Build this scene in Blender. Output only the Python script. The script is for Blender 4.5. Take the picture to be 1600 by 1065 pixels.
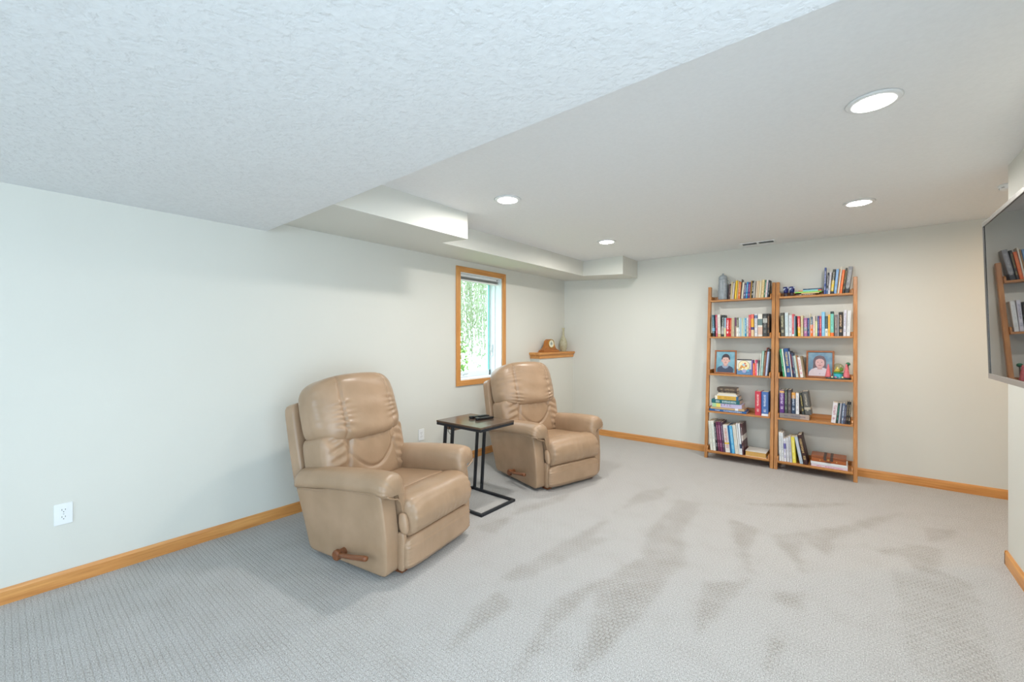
import bpy, bmesh, math, random
from mathutils import Vector, Matrix

for o in list(bpy.data.objects):
    bpy.data.objects.remove(o)
scene = bpy.context.scene
COL = scene.collection
R = math.radians
random.seed(7)

# ------------------------------------------------------------------ camera
CAM_H = 1.36
cam = bpy.data.cameras.new('camera')
cam.sensor_width = 36.0
cam.lens = 653.7 / 1600 * 36.0
cam.shift_y = -2.81 / 1600
cam.clip_start = 0.05
cam_o = bpy.data.objects.new('camera', cam)
COL.objects.link(cam_o)
cam_o.location = (0, 0, CAM_H)
cam_o.rotation_euler = (R(90), 0, R(39.157))
scene.camera = cam_o

# ------------------------------------------------------------------ world, lights, exposure
world = bpy.data.worlds.new('sky')
scene.world = world
world.use_nodes = True
bg = world.node_tree.nodes['Background']
bg.inputs['Color'].default_value = (0.78, 0.87, 1.0, 1)
bg.inputs['Strength'].default_value = 4.0

def area_light(name, loc, rot, size, energy, color):
    l = bpy.data.lights.new(name, 'AREA')
    l.shape = 'RECTANGLE'
    l.size, l.size_y = size
    l.energy = energy
    l.color = color
    o = bpy.data.objects.new(name, l)
    COL.objects.link(o)
    o.location = loc
    o.rotation_euler = rot
    return o

# fill light for the room, outside an added, unseen patio door
area_light('added_fill_door', (0.90, -0.15, 1.06), (0, R(90), 0), (1.95, 2.5), 46, (0.68, 0.80, 1.0))
# second fill light, outside a rear window added to brighten the back wall
area_light('added_fill_window', (-1.75, -3.86, 1.42), (R(90), 0, 0), (2.3, 1.25), 56, (0.68, 0.80, 1.0))
CAN_STRENGTH = 380.0
CAN_COLOR = (1.0, 0.965, 0.925)
PASSAGE_COLOR = (1.0, 0.56, 0.18)

scene.view_settings.view_transform = 'Standard'
scene.view_settings.look = 'None'
scene.view_settings.gamma = 1.0
scene.view_settings.use_curve_mapping = False
scene.view_settings.exposure = 0.23
scene.cycles.use_denoising = True
scene.cycles.max_bounces = 7
scene.cycles.diffuse_bounces = 4

# ------------------------------------------------------------------ helpers: materials
def srgb(h):
    h = h.lstrip('#')
    v = [int(h[i:i + 2], 16) / 255 for i in (0, 2, 4)]
    return tuple(c / 12.92 if c <= 0.04045 else ((c + 0.055) / 1.055) ** 2.4 for c in v) + (1.0,)

class NT:
    """small node-tree helper"""
    def __init__(s, name):
        s.m = bpy.data.materials.new(name)
        s.m.use_nodes = True
        s.t = s.m.node_tree
        s.b = s.t.nodes['Principled BSDF']
    def n(s, kind, **kw):
        x = s.t.nodes.new(kind)
        for k, v in kw.items():
            setattr(x, k, v)
        return x
    def set(s, sock, v):
        if hasattr(v, 'is_output'):
            s.t.links.new(v, sock)
        else:
            sock.default_value = v
    def math(s, op, a, b=None, c=None, clamp=False):
        x = s.n('ShaderNodeMath', operation=op, use_clamp=clamp)
        s.set(x.inputs[0], a)
        if b is not None: s.set(x.inputs[1], b)
        if c is not None: s.set(x.inputs[2], c)
        return x.outputs[0]
    def mix(s, f, a, b):
        x = s.n('ShaderNodeMix', data_type='RGBA')
        s.set(x.inputs[0], f); s.set(x.inputs[6], a); s.set(x.inputs[7], b)
        return x.outputs[2]
    def coord(s, kind='Object', scale=(1, 1, 1)):
        tc = s.n('ShaderNodeTexCoord')
        mp = s.n('ShaderNodeMapping')
        mp.inputs['Scale'].default_value = scale
        s.t.links.new(tc.outputs[kind], mp.inputs['Vector'])
        return mp.outputs[0]
    def noise(s, vec, scale, detail=3, rough=0.5):
        x = s.n('ShaderNodeTexNoise')
        s.t.links.new(vec, x.inputs['Vector'])
        x.inputs['Scale'].default_value = scale
        x.inputs['Detail'].default_value = detail
        x.inputs['Roughness'].default_value = rough
        return x.outputs['Fac']
    def ramp(s, f, stops):
        x = s.n('ShaderNodeValToRGB')
        s.t.links.new(f, x.inputs[0])
        e = x.color_ramp.elements
        while len(e) < len(stops): e.new(0.5)
        for el, (p, c) in zip(e, stops):
            el.position = p; el.color = c
        return x.outputs[0]
    def bump(s, height, strength=0.3, dist=0.01):
        x = s.n('ShaderNodeBump')
        x.inputs['Strength'].default_value = strength
        x.inputs['Distance'].default_value = dist
        s.t.links.new(height, x.inputs['Height'])
        s.t.links.new(x.outputs[0], s.b.inputs['Normal'])
    def col(s, v): s.set(s.b.inputs['Base Color'], v)
    def rough(s, v): s.set(s.b.inputs['Roughness'], v)

def plain(name, hexc, rough=0.5, metal=0.0, var=0.06, scale=8, spec=0.5):
    """procedural plain colour with a little tonal variation"""
    t = NT(name)
    c = srgb(hexc)
    v = t.noise(t.coord(), scale, 3)
    d = tuple(x * (1 - var) for x in c[:3]) + (1,)
    l = tuple(min(1, x * (1 + var)) for x in c[:3]) + (1,)
    t.col(t.ramp(v, [(0.3, d), (0.7, l)]))
    t.rough(rough)
    t.b.inputs['Metallic'].default_value = metal
    t.b.inputs['Specular IOR Level'].default_value = spec
    return t.m

def wood(name, light, dark, axis, rough=0.42):
    t = NT(name)
    sc = [22, 22, 22]; sc[axis] = 1.3
    v = t.coord('Object', sc)
    n1 = t.noise(v, 1.6, 5, 0.6)
    sc2 = [90, 90, 90]; sc2[axis] = 2.5
    n2 = t.noise(t.coord('Object', sc2), 1.5, 3, 0.6)
    f = t.math('ADD', t.math('MULTIPLY', n1, 0.65), t.math('MULTIPLY', n2, 0.35))
    t.col(t.ramp(f, [(0.3, srgb(dark)), (0.62, srgb(light))]))
    t.rough(rough)
    t.bump(n2, 0.12, 0.002)
    return t.m

OAK = [wood('oak_trim_%s' % 'xyz'[i], 'dfa15c', 'b87334', i) for i in range(3)]
LADDER = [wood('ladder_wood_%s' % 'xyz'[i], 'c98d4e', '9c602c', i, 0.38) for i in range(3)]

def wall_mat():
    t = NT('wall_paint')
    v = t.coord()
    n = t.noise(v, 120, 1, 0.6)
    n2 = t.noise(v, 1.2, 2)
    t.col(t.ramp(n2, [(0.3, srgb('dad9d0')), (0.7, srgb('dddcd3'))]))
    t.rough(0.55)
    t.bump(n, 0.10, 0.003)
    return t.m

def ceil_mat(name, scale, strength, lo='eeefef', hi='f2f3f3'):
    t = NT(name)
    v = t.coord()
    n = t.noise(v, scale, 3, 0.55)
    d = t.n('ShaderNodeTexVoronoi', feature='F1')
    t.t.links.new(v, d.inputs['Vector']); d.inputs['Scale'].default_value = scale * 1.3
    hgt = t.math('SMOOTH_MIN', t.math('MULTIPLY', n, 1.4), 0.72, 0.1)
    hgt = t.math('ADD', hgt, t.math('MULTIPLY', d.outputs['Distance'], 0.25))
    t.col(t.ramp(n, [(0.3, srgb(lo)), (0.7, srgb(hi))]))
    t.rough(0.7)
    t.bump(hgt, strength, 0.006)
    return t.m

def leather_mat():
    t = NT('tan_leather')
    v = t.coord()
    big = t.noise(v, 5, 3)
    t.col(t.ramp(big, [(0.3, srgb('a08468')), (0.7, srgb('b09276'))]))
    t.rough(t.math('ADD', 0.30, t.math('MULTIPLY', big, 0.08)))
    f = t.n('ShaderNodeTexVoronoi'); f.inputs['Scale'].default_value = 420
    t.t.links.new(v, f.inputs['Vector'])
    w = t.noise(v, 22, 4, 0.6)
    hgt = t.math('ADD', t.math('MULTIPLY', w, 0.9), t.math('MULTIPLY', f.outputs['Distance'], 0.12))
    t.bump(hgt, 0.22, 0.006)
    return t.m

def carpet_mat():
    t = NT('loop_carpet')
    co = t.coord('Object')
    # gently wandering rows of loops
    w = t.n('ShaderNodeTexNoise'); w.inputs['Scale'].default_value = 9; w.inputs['Detail'].default_value = 2
    t.t.links.new(co, w.inputs['Vector'])
    off = t.n('ShaderNodeVectorMath', operation='SCALE'); off.inputs['Scale'].default_value = 0.006
    t.t.links.new(w.outputs['Color'], off.inputs[0])
    add = t.n('ShaderNodeVectorMath', operation='ADD')
    t.t.links.new(co, add.inputs[0]); t.t.links.new(off.outputs[0], add.inputs[1])
    b = t.n('ShaderNodeTexBrick'); b.offset = 0.5
    t.t.links.new(add.outputs[0], b.inputs['Vector'])
    b.inputs['Scale'].default_value = 1.0
    b.inputs['Mortar Size'].default_value = 0.0042
    b.inputs['Mortar Smooth'].default_value = 1.0
    b.inputs['Brick Width'].default_value = 0.030
    b.inputs['Row Height'].default_value = 0.0225
    groove = b.outputs['Fac']
    # darker rows between the ribs
    sep = t.n('ShaderNodeSeparateXYZ'); t.t.links.new(add.outputs[0], sep.inputs[0])
    fy = t.math('FRACT', t.math('DIVIDE', sep.outputs['Y'], 0.0225))
    rowg = t.math('SUBTRACT', 1.0, t.math('MULTIPLY', t.math('PINGPONG', fy, 0.5), 5.0), clamp=True)
    nap = t.n('ShaderNodeAttribute'); nap.attribute_name = 'nap'
    napf = nap.outputs['Fac']
    speck = t.noise(co, 210, 2, 0.75)
    blot = t.noise(co, 6, 2, 0.6)
    light = t.ramp(speck, [(0.34, srgb('918f8c')), (0.66, srgb('d6d5d3'))])
    dark = t.ramp(speck, [(0.34, srgb('86827c')), (0.66, srgb('c4c0ba'))])
    nf = t.math('ADD', t.math('MULTIPLY', napf, t.math('ADD', 0.20, t.math('MULTIPLY', blot, 0.55))), t.math('MULTIPLY', t.math('SUBTRACT', blot, 0.48), 0.7), clamp=True)
    base = t.mix(nf, light, dark)
    gs = t.math('ADD', 0.13, t.math('MULTIPLY', nf, 0.30))
    gr = t.math('MULTIPLY', t.math('MAXIMUM', groove, rowg), gs)
    t.col(t.mix(gr, base, srgb('857c72')))
    t.rough(0.95)
    t.b.inputs['Specular IOR Level'].default_value = 0.1
    hgt = t.math('SUBTRACT', t.math('MULTIPLY', speck, 0.6), t.math('MULTIPLY', t.math('MAXIMUM', groove, rowg), t.math('ADD', 0.35, nf)))
    t.bump(hgt, 0.6, 0.005)
    return t.m

M = {
 'wall': wall_mat(), 'ceiling': ceil_mat('smooth_ceiling', 60, 0.10), 'ceiling_low': ceil_mat('textured_ceiling', 40, 0.60, 'e3e4e4', 'eaebeb'),
 'leather': leather_mat(), 'carpet': carpet_mat(),
 'white': plain('white_plastic', 'eef0f0', 0.4, var=0.02), 'vinyl': plain('white_vinyl', 'e8eef0', 0.45, var=0.02),
 'black_metal': plain('black_steel', '2a2e33', 0.45, 0.3, var=0.1), 'lever_wood': wood('lever_wood', '8a5534', '663a20', 0, 0.3),
 'dark': plain('dark_recess', '1c1a18', 0.7), 'slot': plain('slot_dark', '3a3a3a', 0.7),
 'page': plain('paper_pages', 'd9cfba', 0.85, var=0.08, scale=200), 'page_gold': plain('golden_pages', 'd0a45c', 0.7, var=0.1, scale=120),
 'glass_edge': plain('green_glass_edge', '5fc0b4', 0.4), 'grey': plain('grey_plastic', 'b9bcbd', 0.5),
}

# ------------------------------------------------------------------ helpers: geometry
class MB:
    def __init__(s): s.v = []; s.f = []
    def add(s, vs, fs):
        k = len(s.v); s.v += [tuple(p) for p in vs]; s.f += [tuple(i + k for i in q) for q in fs]; return s
    def box(s, x0, x1, y0, y1, z0, z1):
        vs = [(x, y, z) for z in (z0, z1) for y in (y0, y1) for x in (x0, x1)]
        return s.add(vs, [(0, 2, 3, 1), (4, 5, 7, 6), (0, 1, 5, 4), (2, 6, 7, 3), (0, 4, 6, 2), (1, 3, 7, 5)])
    def prism(s, pts, axis, a, b):
        """polygon pts extruded along axis (0,1,2) from a to b; pts are the other two coordinates in order"""
        def mk(p, t):
            q = list(p); q.insert(axis, t); return q
        n = len(pts)
        vs = [mk(p, a) for p in pts] + [mk(p, b) for p in pts]
        fs = [tuple(range(n)), tuple(range(2 * n - 1, n - 1, -1))]
        fs += [(i, i + n, (i + 1) % n + n, (i + 1) % n) for i in range(n)]
        return s.add(vs, fs)
    def lathe(s, prof, n=24, c=(0, 0, 0), axis=2, ring=False):
        """profile of (radius, height) turned about an axis"""
        vs = []; fs = []
        for r, hgt in prof:
            for i in range(n):
                a = 2 * math.pi * i / n
                p = [r * math.cos(a), r * math.sin(a)]; p.insert(axis, hgt)
                vs.append((p[0] + c[0], p[1] + c[1], p[2] + c[2]))
        for j in range(len(prof) - 1):
            for i in range(n):
                k = (i + 1) % n
                fs.append((j * n + i, j * n + k, (j + 1) * n + k, (j + 1) * n + i))
        if ring:
            j = len(prof) - 1
            for i in range(n):
                k = (i + 1) % n
                fs.append((j * n + i, j * n + k, k, i))
            return s.add(vs, fs)
        if prof[0][0] > 1e-6: fs.append(tuple(range(n - 1, -1, -1)))
        if prof[-1][0] > 1e-6: fs.append(tuple(range((len(prof) - 1) * n, len(prof) * n)))
        return s.add(vs, fs)
    def tube(s, pts, r, n=8):
        pts = [Vector(p) for p in pts]; vs = []; fs = []
        for i, p in enumerate(pts):
            d = (pts[min(i + 1, len(pts) - 1)] - pts[max(i - 1, 0)]).normalized()
            u = d.cross(Vector((0, 0, 1)) if abs(d.z) < 0.9 else Vector((1, 0, 0))).normalized(); w = d.cross(u)
            rr = r[i] if isinstance(r, (list, tuple)) else r
            for k in range(n):
                a = 2 * math.pi * k / n
                vs.append(p + u * (rr * math.cos(a)) + w * (rr * math.sin(a)))
        for i in range(len(pts) - 1):
            for k in range(n):
                l = (k + 1) % n
                fs.append((i * n + k, i * n + l, (i + 1) * n + l, (i + 1) * n + k))
        fs.append(tuple(range(n - 1, -1, -1))); fs.append(tuple(range((len(pts) - 1) * n, len(pts) * n)))
        return s.add(vs, fs)
    def mesh(s, name, mat, smooth=False):
        me = bpy.data.meshes.new(name)
        me.from_pydata(s.v, [], s.f)
        bm = bmesh.new(); bm.from_mesh(me)
        bmesh.ops.remove_doubles(bm, verts=bm.verts, dist=1e-6)
        bmesh.ops.recalc_face_normals(bm, faces=bm.faces)
        bm.to_mesh(me); bm.free()
        if smooth:
            me.polygons.foreach_set('use_smooth', [True] * len(me.polygons))
        me.materials.append(mat)
        return me
    def build(s, name, mat, parent=None, bevel=0, smooth=False, sub=0, seg=2):
        o = bpy.data.objects.new(name, s.mesh(name, mat, smooth))
        COL.objects.link(o)
        if parent is not None: o.parent = parent
        if bevel:
            m = o.modifiers.new('bevel', 'BEVEL'); m.width = bevel; m.segments = seg; m.limit_method = 'ANGLE'
        if sub:
            m = o.modifiers.new('subdivision', 'SUBSURF'); m.levels = sub; m.render_levels = sub
        return o

def tag(o, label=None, cat=None, group=None, kind=None):
    if label: o['label'] = label
    if cat: o['category'] = cat
    if group: o['group'] = group
    if kind: o['kind'] = kind
    return o

def thing(name, label, cat, loc=(0, 0, 0), rot=(0, 0, 0), group=None, kind=None):
    o = bpy.data.objects.new(name, None)
    o.empty_display_size = 0.05
    COL.objects.link(o)
    o.location = loc; o.rotation_euler = rot
    return tag(o, label, cat, group, kind)

def child(o, name, mesh):
    c = bpy.data.objects.new(name, mesh); COL.objects.link(c); c.parent = o; return c

_cube = {}
def cube_grid(n):
    """unit cube surface as an n x n grid per face, shared vertices"""
    if n in _cube: return _cube[n]
    idx = {}; vs = []; fs = []
    def vid(p):
        k = tuple(round(c * n) for c in p)
        if k not in idx: idx[k] = len(vs); vs.append(tuple(2 * c / n - 1 for c in k))
        return idx[k]
    for ax in range(3):
        for side in (0, 1):
            for i in range(n):
                for j in range(n):
                    q = []
                    for a, b in ((i, j), (i + 1, j), (i + 1, j + 1), (i, j + 1)):
                        p = [a / n, b / n]; p.insert(ax, side); q.append(vid(p))
                    fs.append(tuple(q) if side else tuple(reversed(q)))
    _cube[n] = (vs, fs)
    return _cube[n]

def pillow(half, k=4.0, n=20, fn=None):
    """soft rounded block: superellipsoid of exponent k, then deformed by fn(x,y,z,u,v,w)"""
    vs, fs = cube_grid(n); out = []
    for u, v, w in vs:
        # spread the grid towards the edges
        u, v, w = (math.copysign(abs(c) ** 0.85, c) for c in (u, v, w))
        r = (abs(u) ** k + abs(v) ** k + abs(w) ** k) ** (1 / k)
        u, v, w = u / r, v / r, w / r
        p = (u * half[0], v * half[1], w * half[2])
        out.append(fn(*p, u, v, w) if fn else p)
    m = MB(); m.v = out; m.f = list(fs); return m

def gauss(d, s): return math.exp(-(d / s) ** 2)

# ------------------------------------------------------------------ the room
XL, YB, XR = -3.3835, 5.408, 0.727        # left wall, back wall, right wall faces
H1, H2 = 2.1645, 2.407                    # lowered and main ceiling heights
YE = 1.263                                # where the lowered ceiling ends
YREAR, XHALL, YCOR = -3.70, 2.7, 3.845    # rear wall, hall end wall, end of the right wall

def struct(name, m, mat, label, cat, bevel=0):
    o = m.build(name, mat, None, bevel)
    return tag(o, label, cat, None, 'structure')

# floor: one carpet with a 'nap' attribute for the vacuum tracks
NAP = [[(-1.57, 1.8), (-1.48, 2.6), (-1.43, 3.0), (-1.47, 3.62), (-1.3, 3.92), (-1.28, 3.56), (-1.46, 3.1), (-1.39, 2.58), (-1.28, 2.65), (-1.44, 1.84)], [(-1.1, 2.15), (-1.02, 2.55), (-1.12, 2.89), (-1.15, 3.66), (-0.97, 3.68), (-0.93, 3.05), (-0.79, 2.66), (-0.81, 2.08), (-0.83, 1.65), (-0.88, 1.43), (-0.9, 1.59), (-0.98, 1.81)], [(-1.22, 1.83), (-1.13, 2.07), (-1.09, 2.16), (-1.08, 1.89), (-1.08, 1.64), (-1.07, 1.42), (-1.06, 1.3), (-1.11, 1.46), (-1.16, 1.66)], [(-1.48, 1.52), (-1.5, 1.71), (-1.35, 1.67), (-1.36, 1.48), (-1.36, 1.23), (-1.38, 1.25)], [(-0.65, 2.48), (-0.53, 2.61), (-0.44, 2.72), (-0.49, 2.4), (-0.55, 2.11), (-0.57, 1.86), (-0.58, 2.13)], [(-0.73, 3.51), (-0.53, 3.46), (-0.53, 3.1), (-0.45, 2.74), (-0.56, 2.93), (-0.64, 3.23)], [(-0.44, 3.4), (-0.28, 3.57), (-0.26, 3.17), (-0.2, 2.89), (-0.31, 3.13)], [(-0.27, 3.58), (-0.12, 3.8), (-0.1, 3.23), (-0.19, 3.38)], [(-0.34, 2.63), (-0.19, 2.75), (-0.19, 2.56), (-0.27, 2.52)], [(-0.3, 2.23), (-0.23, 2.25), (-0.29, 1.9), (-0.29, 2.09)], [(-2.13, 2.16), (-1.89, 3.0), (-1.94, 3.24), (-2.08, 2.65), (-1.93, 2.19)], [(-0.29, 3.56), (-0.09, 3.83), (0.11, 4.19), (0.31, 4.5), (0.15, 4.07), (-0.07, 3.67), (-0.17, 3.4), (-0.24, 3.41)], [(0.12, 3.59), (0.37, 3.87), (0.45, 3.86), (0.4, 3.49), (0.31, 3.36), (0.28, 3.48), (0.23, 3.64), (0.14, 3.52)], [(0.19, 3.32), (0.4, 3.49), (0.52, 3.42), (0.5, 3.07), (0.46, 2.51), (0.2, 2.31), (0.19, 2.64), (0.19, 2.95)], [(0.39, 4.22), (0.57, 4.32), (0.52, 4.11), (0.4, 3.93)], [(-0.34, 2.64), (-0.18, 2.74), (-0.2, 2.59), (-0.29, 2.56)], [(-0.75, 3.87), (0.03, 4.5), (-0.21, 4.18), (-0.6, 3.92)], [(-3.38, 0.01), (-3.38, 1.49), (-2.64, 1.22), (-2.0, 1.34), (-1.37, 1.03), (-2.63, 0.0)]]
def inside(p, poly):
    x, y = p; c = False; n = len(poly)
    for i in range(n):
        (x0, y0), (x1, y1) = poly[i], poly[i - 1]
        if (y0 > y) != (y1 > y) and x < (x1 - x0) * (y - y0) / (y1 - y0) + x0: c = not c
    return c
def build_floor():
    xs = [XL + (XR - XL + 0.6) * i / 200 for i in range(201)]; ys = [0.0 + (YB) * j / 236 for j in range(237)]
    xs = [XL - 0.2] + xs + [XHALL + 0.2]; ys = [YREAR - 0.3] + ys + [YB + 0.2]
    nx, ny = len(xs), len(ys)
    vs = [(x, y, 0) for y in ys for x in xs]
    fs = [(j * nx + i, j * nx + i + 1, (j + 1) * nx + i + 1, (j + 1) * nx + i) for j in range(ny - 1) for i in range(nx - 1)]
    me = bpy.data.meshes.new('floor'); me.from_pydata(vs, [], fs)
    boxes = [(min(p[0] for p in q), max(p[0] for p in q), min(p[1] for p in q), max(p[1] for p in q), q) for q in NAP]
    val = [0.0] * len(vs)
    for i, (x, y, z) in enumerate(vs):
        for k, (a, b, c, d, q) in enumerate(boxes):
            if a <= x <= b and c <= y <= d and inside((x, y), q):
                val[i] = max(val[i], 0.25 if k == len(boxes) - 1 else (0.6 if k == 13 else 1.0)); 
    # soften the edges of the tracks a little
    sm = list(val)
    for it in range(1):
      val = list(sm)
      for j in range(1, ny - 1):
        for i in range(1, nx - 1):
            k = j * nx + i
            sm[k] = (val[k] * 2 + val[k - 1] + val[k + 1] + val[k - nx] + val[k + nx]) / 6
    at = me.attributes.new('nap', 'FLOAT', 'POINT'); at.data.foreach_set('value', sm)
    me.materials.append(M['carpet'])
    o = bpy.data.objects.new('floor', me); COL.objects.link(o)
    tag(o, 'light grey-beige ribbed loop carpet with vacuum tracks', 'carpet', None, 'structure')
build_floor()

# window opening in the left wall
WY0, WY1, WZ0, WZ1 = 3.235, 3.955, 0.90, 2.11
m = MB()
m.box(XL - 0.24, XL, YREAR - 0.15, WY0, 0, 2.6).box(XL - 0.24, XL, WY1, YB + 0.15, 0, 2.6)
m.box(XL - 0.24, XL, WY0, WY1, 0, WZ0).box(XL - 0.24, XL, WY0, WY1, WZ1, 2.6)
struct('wall_left', m, M['wall'], 'long pale greige wall with the window', 'wall')
struct('wall_back', MB().box(XL - 0.24, XHALL + 0.15, YB, YB + 0.15, 0, 2.6), M['wall'], 'pale greige back wall behind the bookcases', 'wall')
# right wall with an added patio door opening beside the camera
DY0, DY1, DZ1 = -1.45, 1.15, 2.06
m = MB().box(XR, XR + 0.12, YREAR - 0.15, DY0, 0, 2.6).box(XR, XR + 0.12, DY1, YCOR, 0, 2.6).box(XR, XR + 0.12, DY0, DY1, DZ1, 2.6)
m.box(XR + 0.12, XHALL + 0.15, YCOR - 0.12, YCOR, 0, 2.6)
struct('wall_right', m, M['wall'], 'short pale wall behind the television', 'wall')
struct('wall_hall', MB().box(XHALL, XHALL + 0.15, YCOR, YB, 0, 2.6), M['wall'], 'end wall of the side passage', 'wall')
RX0, RX1, RZ0, RZ1 = -2.95, -0.55, 0.78, 2.06
m = MB().box(XL - 0.24, RX0, YREAR - 0.15, YREAR, 0, 2.6).box(RX1, XR + 0.12, YREAR - 0.15, YREAR, 0, 2.6)
m.box(RX0, RX1, YREAR - 0.15, YREAR, 0, RZ0).box(RX0, RX1, YREAR - 0.15, YREAR, RZ1, 2.6)
struct('wall_rear', m, M['wall'], 'pale wall with an added window opening behind the camera', 'wall')
w2 = thing('added_window_2', 'wide white framed window added unseen behind the camera for fill light', 'window', (0, YREAR, 0), kind='structure')  # unseen window, added so that fill light enters from the rear
for a, b in ((RX0, RX0 + 0.05), (RX1 - 0.05, RX1), ((RX0 + RX1) / 2 - 0.03, (RX0 + RX1) / 2 + 0.03)):
    MB().box(a, b, -0.11, -0.03, RZ0, RZ1).build('window_frame', M['vinyl'], w2)
for a, b in ((RZ0, RZ0 + 0.05), (RZ1 - 0.05, RZ1)):
    MB().box(RX0, RX1, -0.11, -0.03, a, b).build('window_frame', M['vinyl'], w2)
d = thing('added_door_1', 'wide white framed glass patio door added unseen in the right wall for fill light', 'door', (0, 0, 0), kind='structure')  # unseen door, added to let fill light in from the right
FX0, FX1 = XR + 0.02, XR + 0.10
for a, b in ((DY0, DY0 + 0.06), (DY1 - 0.06, DY1), ((DY0 + DY1) / 2 - 0.04, (DY0 + DY1) / 2 + 0.04)):
    MB().box(FX0, FX1, a, b, 0, DZ1).build('door_frame', M['vinyl'], d)
MB().box(FX0, FX1, DY0, DY1, DZ1 - 0.06, DZ1).build('door_frame', M['vinyl'], d)
MB().box(FX0, FX1, DY0, DY1, 0, 0.05).build('door_sill', M['vinyl'], d)

# ceilings
struct('ceiling', MB().box(XL - 0.2, XHALL + 0.15, YE, YB + 0.15, H2, H2 + 0.1), M['ceiling'], 'white main ceiling with recessed lights', 'ceiling')
struct('ceiling_lowered', MB().box(XL - 0.2, XR + 0.12, YREAR - 0.15, YE, H1, H2 + 0.1), M['ceiling_low'],
       'textured white lowered ceiling over the near half of the room', 'ceiling')
# boxed-in duct along the left wall, its underside a touch higher at the wall
def duct(m, x1, y0, y1):
    x0 = XL - 0.05
    zb = lambda x: 2.238 - 0.053 * (x - XL)
    m.prism([(x0, zb(x0)), (x1, zb(x1)), (x1, H2 + 0.05), (x0, H2 + 0.05)], 1, y0, y1)
    return m
m = MB(); duct(m, -2.478, YE - 0.02, 2.46); duct(m, -2.80, 2.46, 4.95); duct(m, -2.236, 4.95, YB + 0.02)
struct('trim_1', m, M['wall'], 'boxed-in duct stepping along the top of the left wall', 'soffit')

# half-height ledge in the far left corner with an oak cap
struct('wall_ledge', MB().box(XL - 0.02, -3.235, 4.553, YB + 0.02, 0, 1.10), M['wall'], 'low boxed-out ledge wall in the far corner', 'wall')
m = MB()
def cap(m, x1, y0, z0, z1, x1b=None, y0b=None):
    x1b = x1 if x1b is None else x1b; y0b = y0 if y0b is None else y0b
    vs = [(XL, y0, z0), (x1, y0, z0), (x1, YB, z0), (XL, YB, z0), (XL, y0b, z1), (x1b, y0b, z1), (x1b, YB, z1), (XL, YB, z1)]
    return m.add(vs, [(0, 3, 2, 1), (4, 5, 6, 7), (0, 1, 5, 4), (1, 2, 6, 5), (2, 3, 7, 6), (3, 0, 4, 7)])
cap(m, -3.222, 4.54, 1.098, 1.132); cap(m, -3.222, 4.54, 1.132, 1.152, -3.205, 4.523); cap(m, -3.198, 4.516, 1.152, 1.180)
o = struct('trim_2', m, OAK[1], 'oak cap with moulded edge on the corner ledge', 'ledge cap', 0.004)

# baseboards
def baseboard(name, axis, face, a, b, sgn, label):
    t, hgt = 0.013, 0.082
    prof = [(face, 0), (face + sgn * t, 0), (face + sgn * t, hgt - 0.016), (face + sgn * t * 0.45, hgt), (face, hgt)]
    m = MB()
    if axis == 1: m.prism(prof, 1, a, b)
    else: m.prism([(p, z) for p, z in prof], 0, a, b)
    struct(name, m, OAK[1 if axis == 1 else 0], label, 'baseboard')
baseboard('baseboard_left', 1, XL, YREAR, 4.553, 1, 'oak baseboard along the left wall')
baseboard('baseboard_ledge', 1, -3.235, 4.54, YB, 1, 'oak baseboard along the corner ledge')
baseboard('baseboard_back', 0, YB, -3.222, XHALL, -1, 'oak baseboard along the back wall')
baseboard('baseboard_right', 1, XR, DY1, YCOR + 0.013, -1, 'oak baseboard along the right wall')
baseboard('baseboard_passage', 0, YCOR, XR - 0.013, XHALL, 1, 'oak baseboard on the passage side of the right wall')

# ------------------------------------------------------------------ window
w = thing('window_1', 'narrow oak-cased casement window in the left wall', 'window', (XL, (WY0 + WY1) / 2, 0), kind='structure')
hw = (WY1 - WY0) / 2
def wbox(name, x0, x1, y0, y1, z0, z1, mat, bev=0.0, parent=w):
    return MB().box(x0, x1, y0, y1, z0, z1).build(name, mat, parent, bev)
CW = 0.060
for s in (-1, 1):      # mitred oak casing
    a, b = s * hw, s * (hw + CW)
    MB().add([(x, y, z) for x in (0, 0.018) for y, z in ((a, WZ0), (b, WZ0 - CW), (b, WZ1 + CW), (a, WZ1))],
             [(0, 1, 2, 3), (7, 6, 5, 4), (0, 4, 5, 1), (1, 5, 6, 2), (2, 6, 7, 3), (3, 7, 4, 0)]).build('casing', OAK[2], w, 0.003)
for z0, s in ((WZ1, 1), (WZ0, -1)):
    MB().add([(x, y, z) for x in (0, 0.018) for y, z in ((-hw, z0), (hw, z0), (hw + CW, z0 + s * CW), (-hw - CW, z0 + s * CW))],
             [(0, 1, 2, 3), (7, 6, 5, 4), (0, 4, 5, 1), (1, 5, 6, 2), (2, 6, 7, 3), (3, 7, 4, 0)]).build('casing', OAK[1], w, 0.003)
T = 0.012
for s in (-1, 1):
    wbox('jamb', -0.225, 0.0, min(s * hw, s * (hw - T)), max(s * hw, s * (hw - T)), WZ0, WZ1, M['vinyl'])
    wbox('jamb_track', -0.115, -0.10, min(s * (hw - T), s * (hw - T - 0.008)), max(s * (hw - T), s * (hw - T - 0.008)), WZ0, WZ1, M['vinyl'])
    wbox('sash_stile', -0.225, -0.185, min(s * (hw - T), s * (hw - 0.030)), max(s * (hw - T), s * (hw - 0.030)), WZ0 + T, WZ1 - T, M['vinyl'])
    wbox('glass_edge', -0.200, -0.183, min(s * (hw - 0.030), s * (hw - 0.036)), max(s * (hw - 0.030), s * (hw - 0.036)), WZ0 + 0.06, WZ1 - 0.06, M['glass_edge'])  # added teal bar, coloured like the edge of the glass pane
wbox('head_jamb', -0.225, 0.0, -hw, hw, WZ1 - T, WZ1, M['vinyl'])
wbox('sill', -0.225, 0.0, -hw, hw, WZ0, WZ0 + T, M['vinyl'])
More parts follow.
